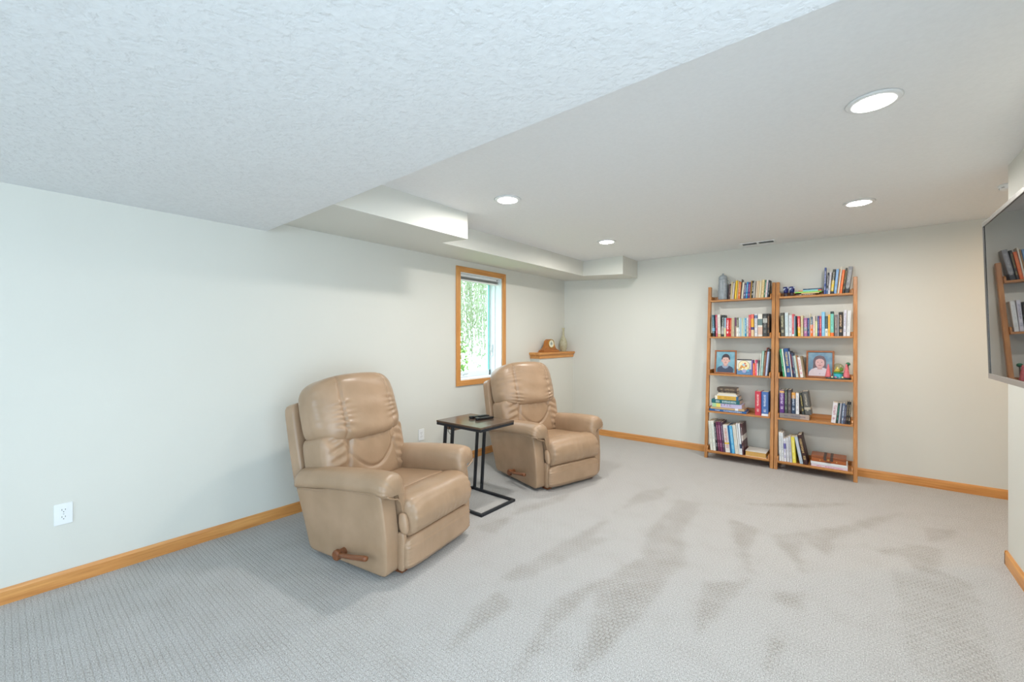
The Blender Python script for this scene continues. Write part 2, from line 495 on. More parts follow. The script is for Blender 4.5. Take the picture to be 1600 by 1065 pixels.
wbox('sash_rail', -0.225, -0.185, -hw + T, hw - T, WZ0 + T, WZ0 + 0.075, M['vinyl'])
wbox('sash_rail', -0.225, -0.185, -hw + T, hw - T, WZ1 - 0.06, WZ1 - T, M['vinyl'])
g = NT('window_glass')
tr = g.n('ShaderNodeBsdfTransparent'); tr.inputs[0].default_value = (0.93, 0.97, 0.96, 1)
gl = g.n('ShaderNodeBsdfGlossy'); gl.inputs['Roughness'].default_value = 0.02
mx = g.n('ShaderNodeMixShader'); mx.inputs[0].default_value = 0.06
g.t.links.new(tr.outputs[0], mx.inputs[1]); g.t.links.new(gl.outputs[0], mx.inputs[2])
g.t.links.new(mx.outputs[0], g.t.nodes['Material Output'].inputs[0])
wbox('pane', -0.207, -0.203, -hw + 0.03, hw - 0.03, WZ0 + 0.07, WZ1 - 0.06, g.m)
for a, b in ((DY0 + 0.06, (DY0 + DY1) / 2 - 0.04), ((DY0 + DY1) / 2 + 0.04, DY1 - 0.06)):
    MB().box(XR + 0.058, XR + 0.062, a, b, 0.05, DZ1 - 0.06).build('pane', g.m, d)
for a, b in ((RX0 + 0.05, (RX0 + RX1) / 2 - 0.03), ((RX0 + RX1) / 2 + 0.03, RX1 - 0.05)):
    MB().box(a, b, -0.072, -0.068, RZ0 + 0.05, RZ1 - 0.05).build('pane', g.m, w2)
# crank on the sill side of the frame, lock lever on the far jamb
c = MB().box(-0.182, -0.150, -0.20, -0.08, WZ0 + T, WZ0 + 0.035).build('crank_housing', M['vinyl'], w, 0.006)
MB().tube([(-0.165, -0.15, WZ0 + 0.03), (-0.145, -0.15, WZ0 + 0.05), (-0.142, -0.09, WZ0 + 0.052)], 0.006).build('crank_handle', M['grey'], c, smooth=True)
l = MB().box(-0.165, -0.135, hw - T - 0.012, hw - T, 1.15, 1.30).build('lock_plate', M['vinyl'], w, 0.004)
MB().tube([(-0.15, hw - T - 0.016, 1.20), (-0.148, hw - T - 0.024, 1.23), (-0.145, hw - T - 0.02, 1.29)], [0.008, 0.007, 0.005]).build('lock_lever', M['white'], l, smooth=True)

# raised cellular shade inside the window head
sh = thing('window_shade', 'raised white cellular shade at the top of the window', 'window shade', (XL, (WY0 + WY1) / 2, WZ1 - T))
MB().box(-0.085, -0.030, -hw + T + 0.004, hw - T - 0.010, -0.030, -0.001).build('headrail', M['white'], sh, 0.004)
fab = plain('shade_fabric', 'd9dad4', 0.9, var=0.03)
for i in range(4):
    z = -0.031 - i * 0.007
    MB().prism([(-0.082, z - 0.0035), (-0.058, z), (-0.034, z - 0.0035), (-0.058, z - 0.0068)], 1, -hw + T + 0.008, hw - T - 0.014).build('pleat', fab, sh)
MB().box(-0.080, -0.036, -hw + T + 0.006, hw - T - 0.012, -0.074, -0.0595).build('bottom_rail', M['white'], sh, 0.003)
MB().box(-0.031, -0.0298, hw - T - 0.055, hw - T - 0.035, -0.022, -0.010).build('end_cap', M['slot'], sh)

# ------------------------------------------------------------------ garden seen through the window
lawn = NT('lawn_grass')
lv = lawn.noise(lawn.coord(), 30, 5, 0.7)
lawn.col(lawn.ramp(lv, [(0.3, srgb('6f8f4a')), (0.7, srgb('a9c47a'))])); lawn.rough(0.9)
o = MB().box(-9.5, XL - 0.24, -6, 13, -0.2, 0.35).build('lawn', lawn.m)
tag(o, 'sunlit green lawn outside the window', 'lawn', None, 'structure')

def leafmat(name, a, b):
    t = NT(name)
    n = t.noise(t.coord(), 4, 3)
    t.col(t.ramp(n, [(0.3, srgb(a)), (0.7, srgb(b))])); t.rough(0.6)
    t.b.inputs['Subsurface Weight'].default_value = 0.0
    return t.m
bark = plain('bark', '7a6a58', 0.9, var=0.2, scale=20)
def willow(loc, label, n, spread, top, seed):
    rnd = random.Random(seed)
    r = thing('weeping_tree', label, 'tree', loc, group=None)
    MB().tube([(0, 0, 0), (0.1, 0.05, 1.2), (0.05, 0.1, 2.4), (0.2, 0.1, top)], [0.22, 0.18, 0.15, 0.08], 10).build('trunk', bark, r, smooth=True)
    for i in range(7):
        a = i * 0.9; e = spread * 0.8
        MB().tube([(0.1, 0.1, 2.0 + 0.15 * i), (e * 0.4 * math.cos(a), e * 0.4 * math.sin(a), 2.9 + 0.12 * i), (e * math.cos(a), e * math.sin(a), 3.0 + 0.1 * i)],
                  [0.07, 0.04, 0.015], 6).build('branch', bark, r, smooth=True)
    m = MB()
    for i in range(n):
        a = rnd.uniform(0, 6.283); q = spread * math.sqrt(rnd.random())
        x, y = q * math.cos(a), q * math.sin(a)
        z = top - 0.25 * q * q / spread + rnd.uniform(-0.5, 0.2); zl = rnd.uniform(0.3, 1.5)
        ph = rnd.uniform(0, 6); sw = rnd.uniform(0.02, 0.09); steps = 16
        pts = []
        for k in range(steps + 1):
            t = k / steps
            pts.append((x + sw * math.sin(ph + 3 * t) + 0.3 * (x / spread) * t * (1 - t), y + sw * math.cos(ph + 2.5 * t), z + (zl - z) * t))
        m.tube(pts[::4], 0.004, 3)
        for k in range(1, steps):
            for s2 in (0, 1):
                p = Vector(pts[k]); b = rnd.uniform(0, 6.283); ln = rnd.uniform(0.07, 0.15)
                d = Vector((math.cos(b) * 0.5, math.sin(b) * 0.5, -1)).normalized() * ln
                wv = Vector((-math.sin(b), math.cos(b), 0)) * 0.012
                m.add([p, p + d * 0.5 + wv, p + d, p + d * 0.5 - wv], [(0, 1, 2, 3)])
    o = m.build('foliage', leafmat('willow_leaves', '8f9f7c', 'b3bf9b'), r); o['kind'] = 'stuff'
    return r
willow((-6.25, 8.0, 0.35), 'weeping willow with pale hanging strands outside the window', 760, 2.7, 4.3, 3)
def shrub(loc, label, n, rx, hgt, seed):
    rnd = random.Random(seed)
    r = thing('garden_shrub', label, 'shrub', loc)
    for i in range(6):
        a = i * 1.05
        MB().tube([(0, 0, 0), (0.3 * rx * math.cos(a), 0.3 * rx * math.sin(a), hgt * 0.5), (0.7 * rx * math.cos(a), 0.7 * rx * math.sin(a), hgt * 0.85)], [0.015, 0.01, 0.005], 5).build('stem', bark, r)
    m = MB()
    for i in range(n):
        a = rnd.uniform(0, 6.283); z = rnd.random(); q = rx * math.sqrt(rnd.random()) * (0.5 + 0.5 * math.sin(math.pi * min(1, z + 0.15)))
        p = Vector((q * math.cos(a), q * math.sin(a), hgt * (0.05 + 0.95 * z)))
        d = Vector((rnd.uniform(-1, 1), rnd.uniform(-1, 1), rnd.uniform(-0.8, 0.6))).normalized() * rnd.uniform(0.05, 0.1)
        s2 = d.cross(Vector((rnd.uniform(-1, 1), rnd.uniform(-1, 1), 1))).normalized() * 0.025
        m.add([p, p + d * 0.5 + s2, p + d, p + d * 0.5 - s2], [(0, 1, 2, 3)])
    o = m.build('foliage', leafmat('shrub_leaves', '7cb04a', 'a8d070'), r); o['kind'] = 'stuff'
shrub((-4.75, 4.35, 0.35), 'bright green leafy shrub low outside the window', 900, 0.30, 1.25, 5)

# ------------------------------------------------------------------ ceiling lights
def lens_mat(name, color, strength):
    lens = NT(name)
    lens.b.inputs['Emission Color'].default_value = color + (1,)
    lens.b.inputs['Emission Strength'].default_value = strength
    lens.col((0.9, 0.9, 0.9, 1))
    return lens.m
LENS = lens_mat('lamp_lens', CAN_COLOR, CAN_STRENGTH); LENS_WARM = lens_mat('warm_lamp_lens', PASSAGE_COLOR, CAN_STRENGTH * 0.45)

LAMPS = [(0.071, 2.433, 'nearest recessed ceiling light, on the right'), (-2.005, 2.41, 'recessed ceiling light nearest the boxed-in duct step'),
         (0.037, 4.16, 'far right recessed ceiling light above the bookcase side'), (-2.045, 4.12, 'far left recessed ceiling light near the corner duct'),
         (1.55, 4.62, 'warm recessed ceiling light in the side passage')]
lamp_src = None
for x, y, lab in LAMPS:
    r = thing('recessed_light', lab, 'ceiling light', (x, y, H2), group='recessed ceiling lights')
    if lamp_src is None:
        a = MB().lathe([(0.066, -0.004), (0.070, -0.010), (0.092, -0.008), (0.100, -0.001), (0.066, 0.0)], 40, ring=True).mesh('trim_ring', M['white'], True)
        b = MB().lathe([(0.0, -0.0040), (0.03, -0.0039), (0.0662, -0.0036), (0.0662, -0.001), (0, -0.001)], 40).mesh('lens', LENS, True)
        lamp_src = (a, b)
    child(r, 'trim_ring', lamp_src[0]); c = child(r, 'lens', lamp_src[1])
    if 'warm' in lab:
        c.data = c.data.copy(); c.data.materials[0] = LENS_WARM

# ceiling air vent
v = thing('ceiling_vent', 'white slatted air vent in the ceiling near the back wall', 'vent', (-0.80, 5.205, H2))
for x0, x1, y0, y1 in ((-0.165, 0.165, -0.062, -0.044), (-0.165, 0.165, 0.044, 0.062), (-0.165, -0.147, -0.044, 0.044), (0.147, 0.165, -0.044, 0.044), (-0.010, 0.010, -0.044, 0.044)):
    MB().box(x0, x1, y0, y1, -0.007, 0).build('frame', M['white'], v, 0.002)
MB().box(-0.15, 0.15, -0.046, 0.046, -0.001, 0.0).build('duct_opening', M['slot'], v)
for i in range(6):
    y = -0.036 + i * 0.0145
    for s in (-1, 1):
        MB().add([(s * 0.012, y, -0.006), (s * 0.146, y, -0.006), (s * 0.146, y + 0.006, -0.0012), (s * 0.012, y + 0.006, -0.0012),
                  (s * 0.012, y + 0.001, -0.006), (s * 0.146, y + 0.001, -0.006), (s * 0.146, y + 0.007, -0.0012), (s * 0.012, y + 0.007, -0.0012)],
                 [(0, 1, 2, 3), (7, 6, 5, 4), (0, 4, 5, 1), (2, 6, 7, 3), (1, 5, 6, 2), (3, 7, 4, 0)]).build('slat', M['grey'], v)

# smoke alarm just past the corner of the right wall
sa = thing('smoke_alarm', 'small white smoke alarm on the ceiling beside the right wall corner', 'smoke alarm', (0.835, 4.33, H2))
MB().lathe([(0.0, -0.034), (0.045, -0.032), (0.055, -0.024), (0.058, -0.012), (0.062, -0.010), (0.062, 0.0), (0, 0)], 32).build('body', M['white'], sa, smooth=True)
for i in range(10):
    a = i * 0.628
    MB().box(0.0545, 0.0588, -0.008, 0.008, -0.023, -0.018).build('grille_slot', M['grey'], sa).rotation_euler = (0, 0, a)

# ------------------------------------------------------------------ wall sockets
def outlet(y, z, label):
    r = thing('wall_outlet', label, 'outlet', (XL, y, z), group='wall outlets')
    MB().box(0, 0.006, -0.036, 0.036, -0.058, 0.058).build('cover_plate', M['white'], r, 0.003)
    for s in (-1, 1):
        pts = []
        for i in range(24):
            a = 2 * math.pi * i / 24
            pts.append((0.0175 * math.cos(a), max(-0.0135, min(0.0135, 0.0172 * math.sin(a))) + s * 0.0195))
        rc = MB().prism(pts, 0, 0.005, 0.008).build('receptacle', M['white'], r)
        for dy, hh in ((-0.0065, 0.0045), (0.0065, 0.0036)):
            MB().box(0.0078, 0.0083, dy - 0.0011, dy + 0.0011, s * 0.0195 + 0.002 - hh + 0.003, s * 0.0195 + 0.002 + hh + 0.003).build('slot', M['slot'], rc)
        MB().prism([(0.0024 * math.cos(k * 0.785), 0.0024 * math.sin(k * 0.785) + s * 0.0195 - 0.0068) for k in range(8)], 0, 0.0078, 0.0083).build('ground_hole', M['slot'], rc)
    MB().prism([(0.003 * math.cos(k * 0.785), 0.003 * math.sin(k * 0.785)) for k in range(8)], 0, 0.0058, 0.0072).build('screw', M['grey'], r)
outlet(0.228, 0.396, 'white duplex outlet low on the wall left of the chairs')
outlet(2.70, 0.395, 'white duplex outlet half hidden behind the near recliner arm')

# ------------------------------------------------------------------ recliners
def rot_y(p, c, a):
    """rotate point p about the y axis through c by a (positive tips the top backwards, to -x)"""
    x, y, z = p[0] - c[0], p[1], p[2] - c[2]
    return (c[0] + x * math.cos(a) - z * math.sin(a), y, c[2] + x * math.sin(a) + z * math.cos(a))

def smooth_loop(ctrl, per=4):
    """closed Catmull-Rom through 2D control points"""
    n = len(ctrl); out = []
    for i in range(n):
        p0, p1, p2, p3 = (ctrl[(i + k - 1) % n] for k in range(4))
        for j in range(per):
            t = j / per
            out.append(tuple(0.5 * (2 * p1[d] + (p2[d] - p0[d]) * t + (2 * p0[d] - 5 * p1[d] + 4 * p2[d] - p3[d]) * t * t
                                    + (3 * p1[d] - p0[d] - 3 * p2[d] + p3[d]) * t ** 3) for d in range(2)))
    return out

def loft(sections):
    """closed tube through rings of equal point count, ends capped"""
    m = MB(); n = len(sections[0])
    for s in sections: m.v += [tuple(p) for p in s]
    for j in range(len(sections) - 1):
        for i in range(n):
            k = (i + 1) % n
            m.f.append((j * n + i, j * n + k, (j + 1) * n + k, (j + 1) * n + i))
    m.f.append(tuple(range(n - 1, -1, -1))); m.f.append(tuple(range((len(sections) - 1) * n, len(sections) * n)))
    return m

def recliner(name, label, loc, rz, seed):
    rnd = random.Random(seed)
    r = thing(name, label, 'recliner', loc, (0, 0, rz), group='tan leather recliners')
    L = M['leather']
    for s in (-1, 1):
        # upholstered side panel, leaning back at the rear
        def side(x, y, z, u, v, w, s=s):
            t = (w + 1) / 2
            rear = -0.665 - 0.145 * t ** 1.1; front = 0.0 - 0.035 * t ** 2 + 0.010 * math.sin(math.pi * t)
            X = rear + (front - rear) * (u + 1) / 2
            top = 0.475 + 0.03 * (u + 1) / 2
            Z = 0.035 - 0.012 * (u + 1) / 2 + (top - 0.03) * t
            Y = s * (0.355 + 0.055 * v + 0.012 * t - 0.006 * (1 - t))
            return (X, Y, Z)
        pillow((1, 1, 1), 22, 20, side).build('side_panel', L, r, smooth=True)
        # padded arm rolling over the panel and down the inside
        ctrl = [(0.428, 0.490), (0.440, 0.520), (0.425, 0.565), (0.385, 0.596), (0.330, 0.600), (0.285, 0.575), (0.266, 0.52), (0.262, 0.44), (0.262, 0.33),
                (0.290, 0.32), (0.305, 0.42), (0.320, 0.475), (0.380, 0.478)]
        ring = smooth_loop(ctrl, 4)
        secs = []; nS = 30
        for i in range(nS + 1):
            t = i / nS
            x = -0.80 + 0.825 * t
            e = min(1.0, max(0.0, (1 - abs(2 * t - 1)) / 0.10))
            sc = 0.84 + 0.16 * math.sqrt(max(0, 1 - (1 - e) ** 2))
            if i in (0, nS): sc = 0.80
            dz = -0.085 * (1 - t) ** 1.6 - 0.012 * max(0, (t - 0.85) / 0.15) ** 2
            sec = []
            for (yy, zz) in ring:
                cy, cz = 0.345, 0.505
                fl = 0.010 * max(0, (t - 0.8) / 0.2) * max(0, (yy - 0.36) / 0.08)
                inner = yy < 0.31 and zz < 0.49
                k = sc if not inner else max(sc, 0.7)
                wr = 0.0035 * math.sin(26 * zz / 0.1 + 3 * yy / 0.1 + seed) * max(0, (t - 0.82) / 0.18)
                Y = cy + (yy - cy) * k + fl; Z = cz + (zz - cz) * k
                # the roll sags towards the back, the inner skirt stays long
                Z += dz * max(0.0, min(1.0, (zz - 0.33) / 0.15))
                sec.append((x + wr + (0.012 if inner and t > 0.9 else 0), s * (Y + wr), Z))
            secs.append(sec)
        loft(secs).build('arm_pad', L, r, smooth=True, sub=1)
        # piped welt below the roll and down the front of the arm
        pts = [(-0.74 + 0.74 * t, s * (0.428 + 0.006 * math.sin(9 * t) + 0.008 * max(0, t - 0.8) / 0.2), 0.492 - 0.085 * (1 - t) ** 1.6 + 0.004 * math.sin(14 * t + seed)) for t in [i / 24 for i in range(25)]]
        MB().tube(pts, 0.0042, 8).build('welt', L, r, smooth=True)
        pts = [(0.022 + 0.003 * (k % 2), s * y, z) for k, (y, z) in enumerate([(0.418, 0.490), (0.408, 0.478), (0.392, 0.470), (0.365, 0.458), (0.335, 0.452), (0.322, 0.430), (0.306, 0.412), (0.302, 0.38), (0.292, 0.345), (0.285, 0.315)])]
        MB().tube(pts, 0.0045, 8).build('welt', L, r, smooth=True)
        # narrow gusset beside the footrest and rounded end of the seat roll
        pillow((0.030, 0.020, 0.112), 4, 10, lambda x, y, z, u, v, w, s=s: (x + 0.018, y + s * 0.298, z + 0.138)).build('gusset', L, r, smooth=True)
        pillow((0.030, 0.020, 0.060), 2.6, 10, lambda x, y, z, u, v, w, s=s: (x + 0.040 - 0.15 * z, y + s * 0.306, z + 0.305)).build('roll_end', L, r, smooth=True)
    # seat cushion with a rolled front edge
    ctrl = [(-0.62, 0.33), (-0.60, 0.375), (-0.45, 0.395), (-0.25, 0.412), (-0.135, 0.424), (-0.118, 0.417), (-0.10, 0.428), (-0.03, 0.445), (0.045, 0.436), (0.092, 0.395), (0.112, 0.33), (0.098, 0.262),
            (0.055, 0.222), (0.0, 0.215), (-0.3, 0.235), (-0.60, 0.25)]
    ring = smooth_loop(ctrl, 4); secs = []; nS = 34
    for i in range(nS + 1):
        v = 2 * i / nS - 1
        e = min(1.0, (1 - abs(v)) / 0.12)
        sc = math.sqrt(max(0.0, 1 - (1 - e) ** 2)) if e > 0 else 0.0
        sc = 0.72 + 0.28 * sc if 0 < i < nS else 0.55
        sec = []
        for (x, z) in ring:
            cx, cz = -0.02, 0.325
            front = max(0.0, (x + 0.06) / 0.17)
            k = sc if x > -0.06 else 1.0
            X, Z = (cx + (x - cx) * k, cz + (z - cz) * k) if x > -0.06 else (x, z - 0.012 * (1 - sc))
            puck = 0.006 * front * gauss(abs(v) - 0.9, 0.12) * math.sin(30 * math.atan2(z - cz, x - cx))
            crown = 0.014 * (1 - v * v) * (1 if z > 0.37 else 0.3)
            fold = 0.0025 * front * math.sin(38 * v + 5 * math.sin(3 * v + seed)) * gauss(v - 0.1, 0.45)
            sec.append((X + puck + fold + 0.010 * front * (1 - v * v), 0.298 * v, Z + puck * 0.6 + crown))
        secs.append(sec)
    loft(secs).build('seat_cushion', L, r, smooth=True, sub=1)
    # footrest panel
    def foot(x, y, z, u, v, w):
        X = 0.040 + x - 0.030 * max(0, -w - 0.55) / 0.45 - 0.004 * (w > 0.5)
        X += 0.0028 * math.sin(46 * v + seed) * gauss(v + 0.1, 0.4) * (u > 0.3) + 0.004 * math.sin(34 * w) * gauss(abs(v) - 0.96, 0.06)
        return (X, y, z + 0.122)
    pillow((0.050, 0.312, 0.104), 5.5, 30, foot).build('footrest', L, r, smooth=True)
    # outer back shell
    A = R(14)
    def shell(x, y, z, u, v, w):
        return rot_y((x - 0.825, y * (1 - 0.02 * max(0, w)), z + 0.645), (-0.825, 0, 0.36), A)
    pillow((0.050, 0.366, 0.290), 14, 16, shell).build('back_shell', L, r, smooth=True)
    # lumbar cushion: sewn U-shaped seam, gathered sides
    def lumbar(x, y, z, u, v, w):
        X = x
        if u > 0:
            seam = 0.015 * gauss(abs(v) - (0.56 - 0.10 * w), 0.03) + 0.013 * gauss(w - (-0.50 + 2.6 * v * v), 0.06) * (abs(v) < 0.60)
            gather = 0.006 * math.sin(19 * (w + 0.6 * abs(v)) + seed) * gauss(abs(v) - 0.74, 0.14) + 0.006 * math.sin(22 * v + 5 * w + seed) * gauss(w - 0.75, 0.35)
            X = x * (1 + 0.10 * math.cos(v * 2.0)) - seam * u + gather * u - 0.030 * abs(v) ** 4 * u
        return rot_y((X - 0.640, y, z + 0.545), (-0.640, 0, 0.40), R(12))
    pillow((0.140, 0.362, 0.190), 8.0, 60, lumbar).build('lumbar_cushion', L, r, smooth=True)
    # head cushion: three panels, puckered at the two seams
    def head(x, y, z, u, v, w):
        X = x
        Y = y * (1 - 0.10 * max(0, w) ** 2.5)
        Z = z - 0.030 * (1 - v * v) * (w < 0) * (-w) + 0.022 * (1 - v * v) * (w > 0) * w
        if u > -0.2:
            f = min(1, (u + 0.2) / 0.6)
            seam = 0.015 * gauss(abs(v) - 0.58, 0.022)
            puck = 0.0050 * math.sin(23 * w + 14 * abs(v) * w + 3 * math.sin(5 * w + seed)) * gauss(abs(v) - 0.58, 0.15) * (1.0 if w < 0.2 else 0.3)
            puck += 0.0035 * math.sin(9 * w + 3 * v + seed * 2) * gauss(v, 0.5) + 0.003 * math.sin(22 * w) * gauss(abs(v) - 0.97, 0.08)
            X = x * (1.0 + 0.16 * math.cos(1.6 * v) - 0.10 * w) - (seam - puck) * f - 0.060 * abs(v) ** 3.5 * f
        return rot_y((X - 0.690, Y, Z + 0.878), (-0.690, 0, 0.70), R(15))
    pillow((0.150, 0.362, 0.210), 5.4, 72, head).build('head_cushion', L, r, smooth=True)
    # dark underside, base and feet
    MB().box(-0.64, -0.02, -0.345, 0.345, 0.045, 0.20).build('under_frame', M['dark'], r)
    for s in (-1, 1):
        MB().box(-0.60, 0.012, s * 0.26 - 0.03, s * 0.26 + 0.03, 0.0, 0.045).build('base_runner', M['lever_wood'], r, 0.006)
    # wooden release lever on the sitter's right
    hub = MB().lathe([(0.0, -0.475), (0.024, -0.475), (0.031, -0.468), (0.031, -0.448), (0.024, -0.442), (0.024, -0.405), (0, -0.405)], 24, (0, 0, 0), 1)
    hub.v = [(x - 0.335, y, z + 0.100) for x, y, z in hub.v]
    lever = hub.build('release_lever', M['lever_wood'], r, smooth=False, bevel=0.002)
    MB().tube([(-0.335, -0.458, 0.100), (-0.26, -0.462, 0.113), (-0.16, -0.465, 0.130), (-0.10, -0.466, 0.141), (-0.085, -0.466, 0.1435)], [0.016, 0.0135, 0.0145, 0.016, 0.013], 14).build('lever_grip', M['lever_wood'], lever, smooth=True)
    return r

def chair_at(corner, deg):
    a = R(deg)
    return (corner[0] - 0.41 * math.sin(a), corner[1] + 0.41 * math.cos(a), 0), a
p, a = chair_at((-2.015, 1.358), 10.3)
recliner('recliner', 'tan leather recliner nearest the camera, in front of the black side table', p, a, 1)
p, a = chair_at((-2.183, 3.013), -16)
recliner('recliner', 'tan leather recliner under the window beside the corner ledge', p, a, 4)

# ------------------------------------------------------------------ C-shaped side table
tb = thing('side_table', 'black metal C-shaped side table with dark wood top between the recliners', 'side table', (-2.505, 2.5775, 0))
top_wood = wood('dark_table_wood', '6a5747', '453830', 0, 0.16)
TZ = 0.668
MB().box(-0.26, 0.26, -0.2075, 0.2075, TZ - 0.016, TZ).build('table_top', top_wood, tb, 0.002)
BM = M['black_metal']; q = 0.0105
def bar(name, p0, p1, par=tb):
    x0, x1 = sorted((p0[0], p1[0])); y0, y1 = sorted((p0[1], p1[1])); z0, z1 = sorted((p0[2], p1[2]))
    return MB().box(x0 - q, x1 + q, y0 - q, y1 + q, z0 - q, z1 + q).build(name, BM, par, 0.0015)
zt = TZ - 0.016 - q - 0.0002
for s in (-1, 1):
    bar('top_rail', (-0.248, s * 0.196, zt), (0.248, s * 0.196, zt))
bar('top_crossbar', (0.248, -0.174, zt), (0.248, 0.174, zt)); bar('top_crossbar', (-0.248, -0.174, zt), (-0.248, 0.174, zt))
for s in (-1, 1):
    bar('base_rail', (-0.185, s * 0.196 - 0.045, q), (0.300, s * 0.196 - 0.045, q))
bar('base_crossbar', (0.300, -0.219, q), (0.300, 0.129, q)); bar('base_crossbar', (-0.185, -0.219, q), (-0.185, 0.129, q))
for s in (-1, 1):
    for x in (-0.155, -0.068):
        y = s * 0.196 - 0.045
        MB().add([(x - q, y - q, 2 * q), (x + q, y - q, 2 * q), (x + q, y + q, 2 * q), (x - q, y + q, 2 * q)] +
                 [(x - q, s * 0.196 - q, zt - q), (x + q, s * 0.196 - q, zt - q), (x + q, s * 0.196 + q, zt - q), (x - q, s * 0.196 + q, zt - q)],
                 [(0, 3, 2, 1), (4, 5, 6, 7), (0, 1, 5, 4), (1, 2, 6, 5), (2, 3, 7, 6), (3, 0, 4, 7)]).build('post', BM, tb)
# charging block under the top with its cables
pb = MB().box(-0.225, -0.105, -0.14, -0.06, zt - 0.055, zt + q).build('power_block', plain('brown_power_block', '8a6f58', 0.6), tb, 0.004)
MB().tube([(-0.17, -0.14, zt - 0.03), (-0.16, -0.165, zt - 0.06), (-0.14, -0.16, zt - 0.085), (-0.115, -0.145, zt - 0.06), (-0.10, -0.13, zt - 0.035)], 0.0025, 6).build('cable', M['slot'], pb, smooth=True)
MB().tube([(-0.105, -0.10, zt - 0.02), (-0.06, -0.12, zt - 0.03), (-0.02, -0.13, zt - 0.022), (0.03, -0.14, zt - 0.028), (0.05, -0.12, zt - 0.01)], 0.0025, 6).build('cable', M['slot'], pb, smooth=True)

# remote controls on the table
def remote(loc, rz, ln, label, glossy):
    r = thing('remote_control', label, 'remote', loc, (0, 0, rz), group='remote controls')
    body = plain('remote_black', '17181a', glossy, var=0.1)
    def f(x, y, z, u, v, w): return (x, y * (1 + 0.12 * (u < -0.6)), z + 0.010 + (0.004 if u < -0.7 else 0) * (w > 0))
    pillow((ln / 2, 0.021, 0.010), 7, 14, f).build('body', body, r, smooth=True)
    for i in range(8):
        for j in (-1, 0, 1):
            MB().lathe([(0.0035, 0.018), (0.0033, 0.0213), (0, 0.0215)], 8, (-ln * 0.32 + i * ln * 0.085, j * 0.0105, 0)).build('button', M['slot'], r)
remote((-2.555, 2.68, TZ), R(72), 0.19, 'black remote control on the side table, the one towards the wall', 0.25)
remote((-2.468, 2.655, TZ), R(76), 0.175, 'black remote control on the side table, the one nearer the room', 0.15)

# ------------------------------------------------------------------ wall television
tv = thing('television', 'large flat black television with grey bezel on the right wall', 'television', (0.500, 2.33, 1.545), (0, R(-1.7), 0))
TW, TH = 0.665, 0.372        # half width (along y), half height
bez = plain('bezel_grey', '75706a', 0.35, 0.4, var=0.04); silver = plain('bezel_silver', 'a8a39c', 0.32, 0.4, var=0.04)
MB().box(0.002, 0.045, -TW + 0.004, TW - 0.004, -TH + 0.004, TH - 0.004).build('housing', plain('tv_black', '101112', 0.4), tv, 0.006)
MB().box(0.045, 0.075, -0.35, 0.35, -0.22, 0.20).build('rear_housing', plain('tv_back', '141516', 0.6), tv, 0.02)
MB().box(-0.006, 0.040, -TW, TW, TH - 0.019, TH).build('top_bezel', bez, tv, 0.001)
MB().box(-0.007, 0.040, -TW, TW, -TH, -TH + 0.024).build('bottom_bezel', silver, tv, 0.001)
for s in (-1, 1):
    MB().box(-0.006, 0.040, min(s * TW, s * (TW - 0.006)), max(s * TW, s * (TW - 0.006)), -TH + 0.024, TH - 0.014).build('side_bezel', bez, tv, 0.001)
    MB().box(-0.004, 0.010, min(s * (TW - 0.006), s * (TW - 0.024)), max(s * (TW - 0.006), s * (TW - 0.024)), -TH + 0.024, TH - 0.014).build('inner_border', plain('tv_border', '0c0e14', 0.08), tv)
scr = NT('tv_screen'); scr.col((0.012, 0.013, 0.015, 1)); scr.rough(0.015); scr.b.inputs['IOR'].default_value = 1.62
sn = scr.noise(scr.coord(), 3, 2); scr.rough(scr.math('ADD', 0.012, scr.math('MULTIPLY', sn, 0.006)))
MB().box(-0.0025, 0.006, -TW + 0.023, TW - 0.023, -TH + 0.023, TH - 0.018).build('screen', scr.m, tv)
MB().box(0.075, 0.105, -0.22, 0.22, -0.16, 0.16).build('mount_plate', BM, tv, 0.003)
MB().box(0.10, 0.215, -0.20, 0.20, -0.09, 0.09).build('mount_arm', BM, tv, 0.004)

# ------------------------------------------------------------------ corner ledge ornaments
ck = thing('mantel_clock', 'wooden tambour mantel clock on the corner ledge', 'clock', (-3.275, 4.835, 1.180), (0, 0, R(-6)))
cw = wood('clock_wood', 'b8732f', '8a4f1e', 1, 0.3)
MB().box(-0.05, 0.055, -0.175, 0.175, 0.0, 0.012).build('base', cw, ck, 0.003)
MB().box(-0.045, 0.050, -0.165, 0.165, 0.012, 0.030).build('plinth', cw, ck, 0.003)
prof = []
for i in range(41):
    y = -0.15 + 0.30 * i / 40
    d = abs(y)
    if d < 0.075: z = 0.105 + math.sqrt(max(0, 0.080 ** 2 - d * d)) * 0.95
    else: z = 0.030 + 0.100 * math.exp(-((d - 0.062) / 0.036) ** 1.25)
    prof.append((y, z))
pts = [(y, 0.03) for y in (-0.15, 0.15)]
MB().prism([prof[0][:1] + (0.03,)] + prof + [(0.15, 0.03)], 0, -0.035, 0.040).build('case', cw, ck, 0.002)
bezel = MB().lathe([(0.050, 0.040), (0.060, 0.042), (0.062, 0.047), (0.056, 0.050), (0.050, 0.046)], 32, (0, 0, 0.118), 0, True).build('dial_ring', plain('brass', 'c9a65a', 0.25, 0.9), ck, smooth=True)
dial = MB().lathe([(0.0, 0.044), (0.052, 0.044), (0.052, 0.040), (0, 0.040)], 32, (0, 0, 0.118), 0).build('dial', plain('cream_dial', 'e6e0cc', 0.4, var=0.03), ck)
MB().lathe([(0.0, 0.0452), (0.022, 0.0452), (0.022, 0.043), (0, 0.043)], 24, (0, 0, 0.118), 0).build('dial_centre', plain('dial_centre', '9aa49a', 0.4), dial)
MB().box(0.0455, 0.047, -0.001, 0.001, 0.118, 0.160).build('minute_hand', M['dark'], dial)
MB().box(0.0455, 0.047, 0.0, 0.026, 0.117, 0.119).build('hour_hand', M['dark'], dial)
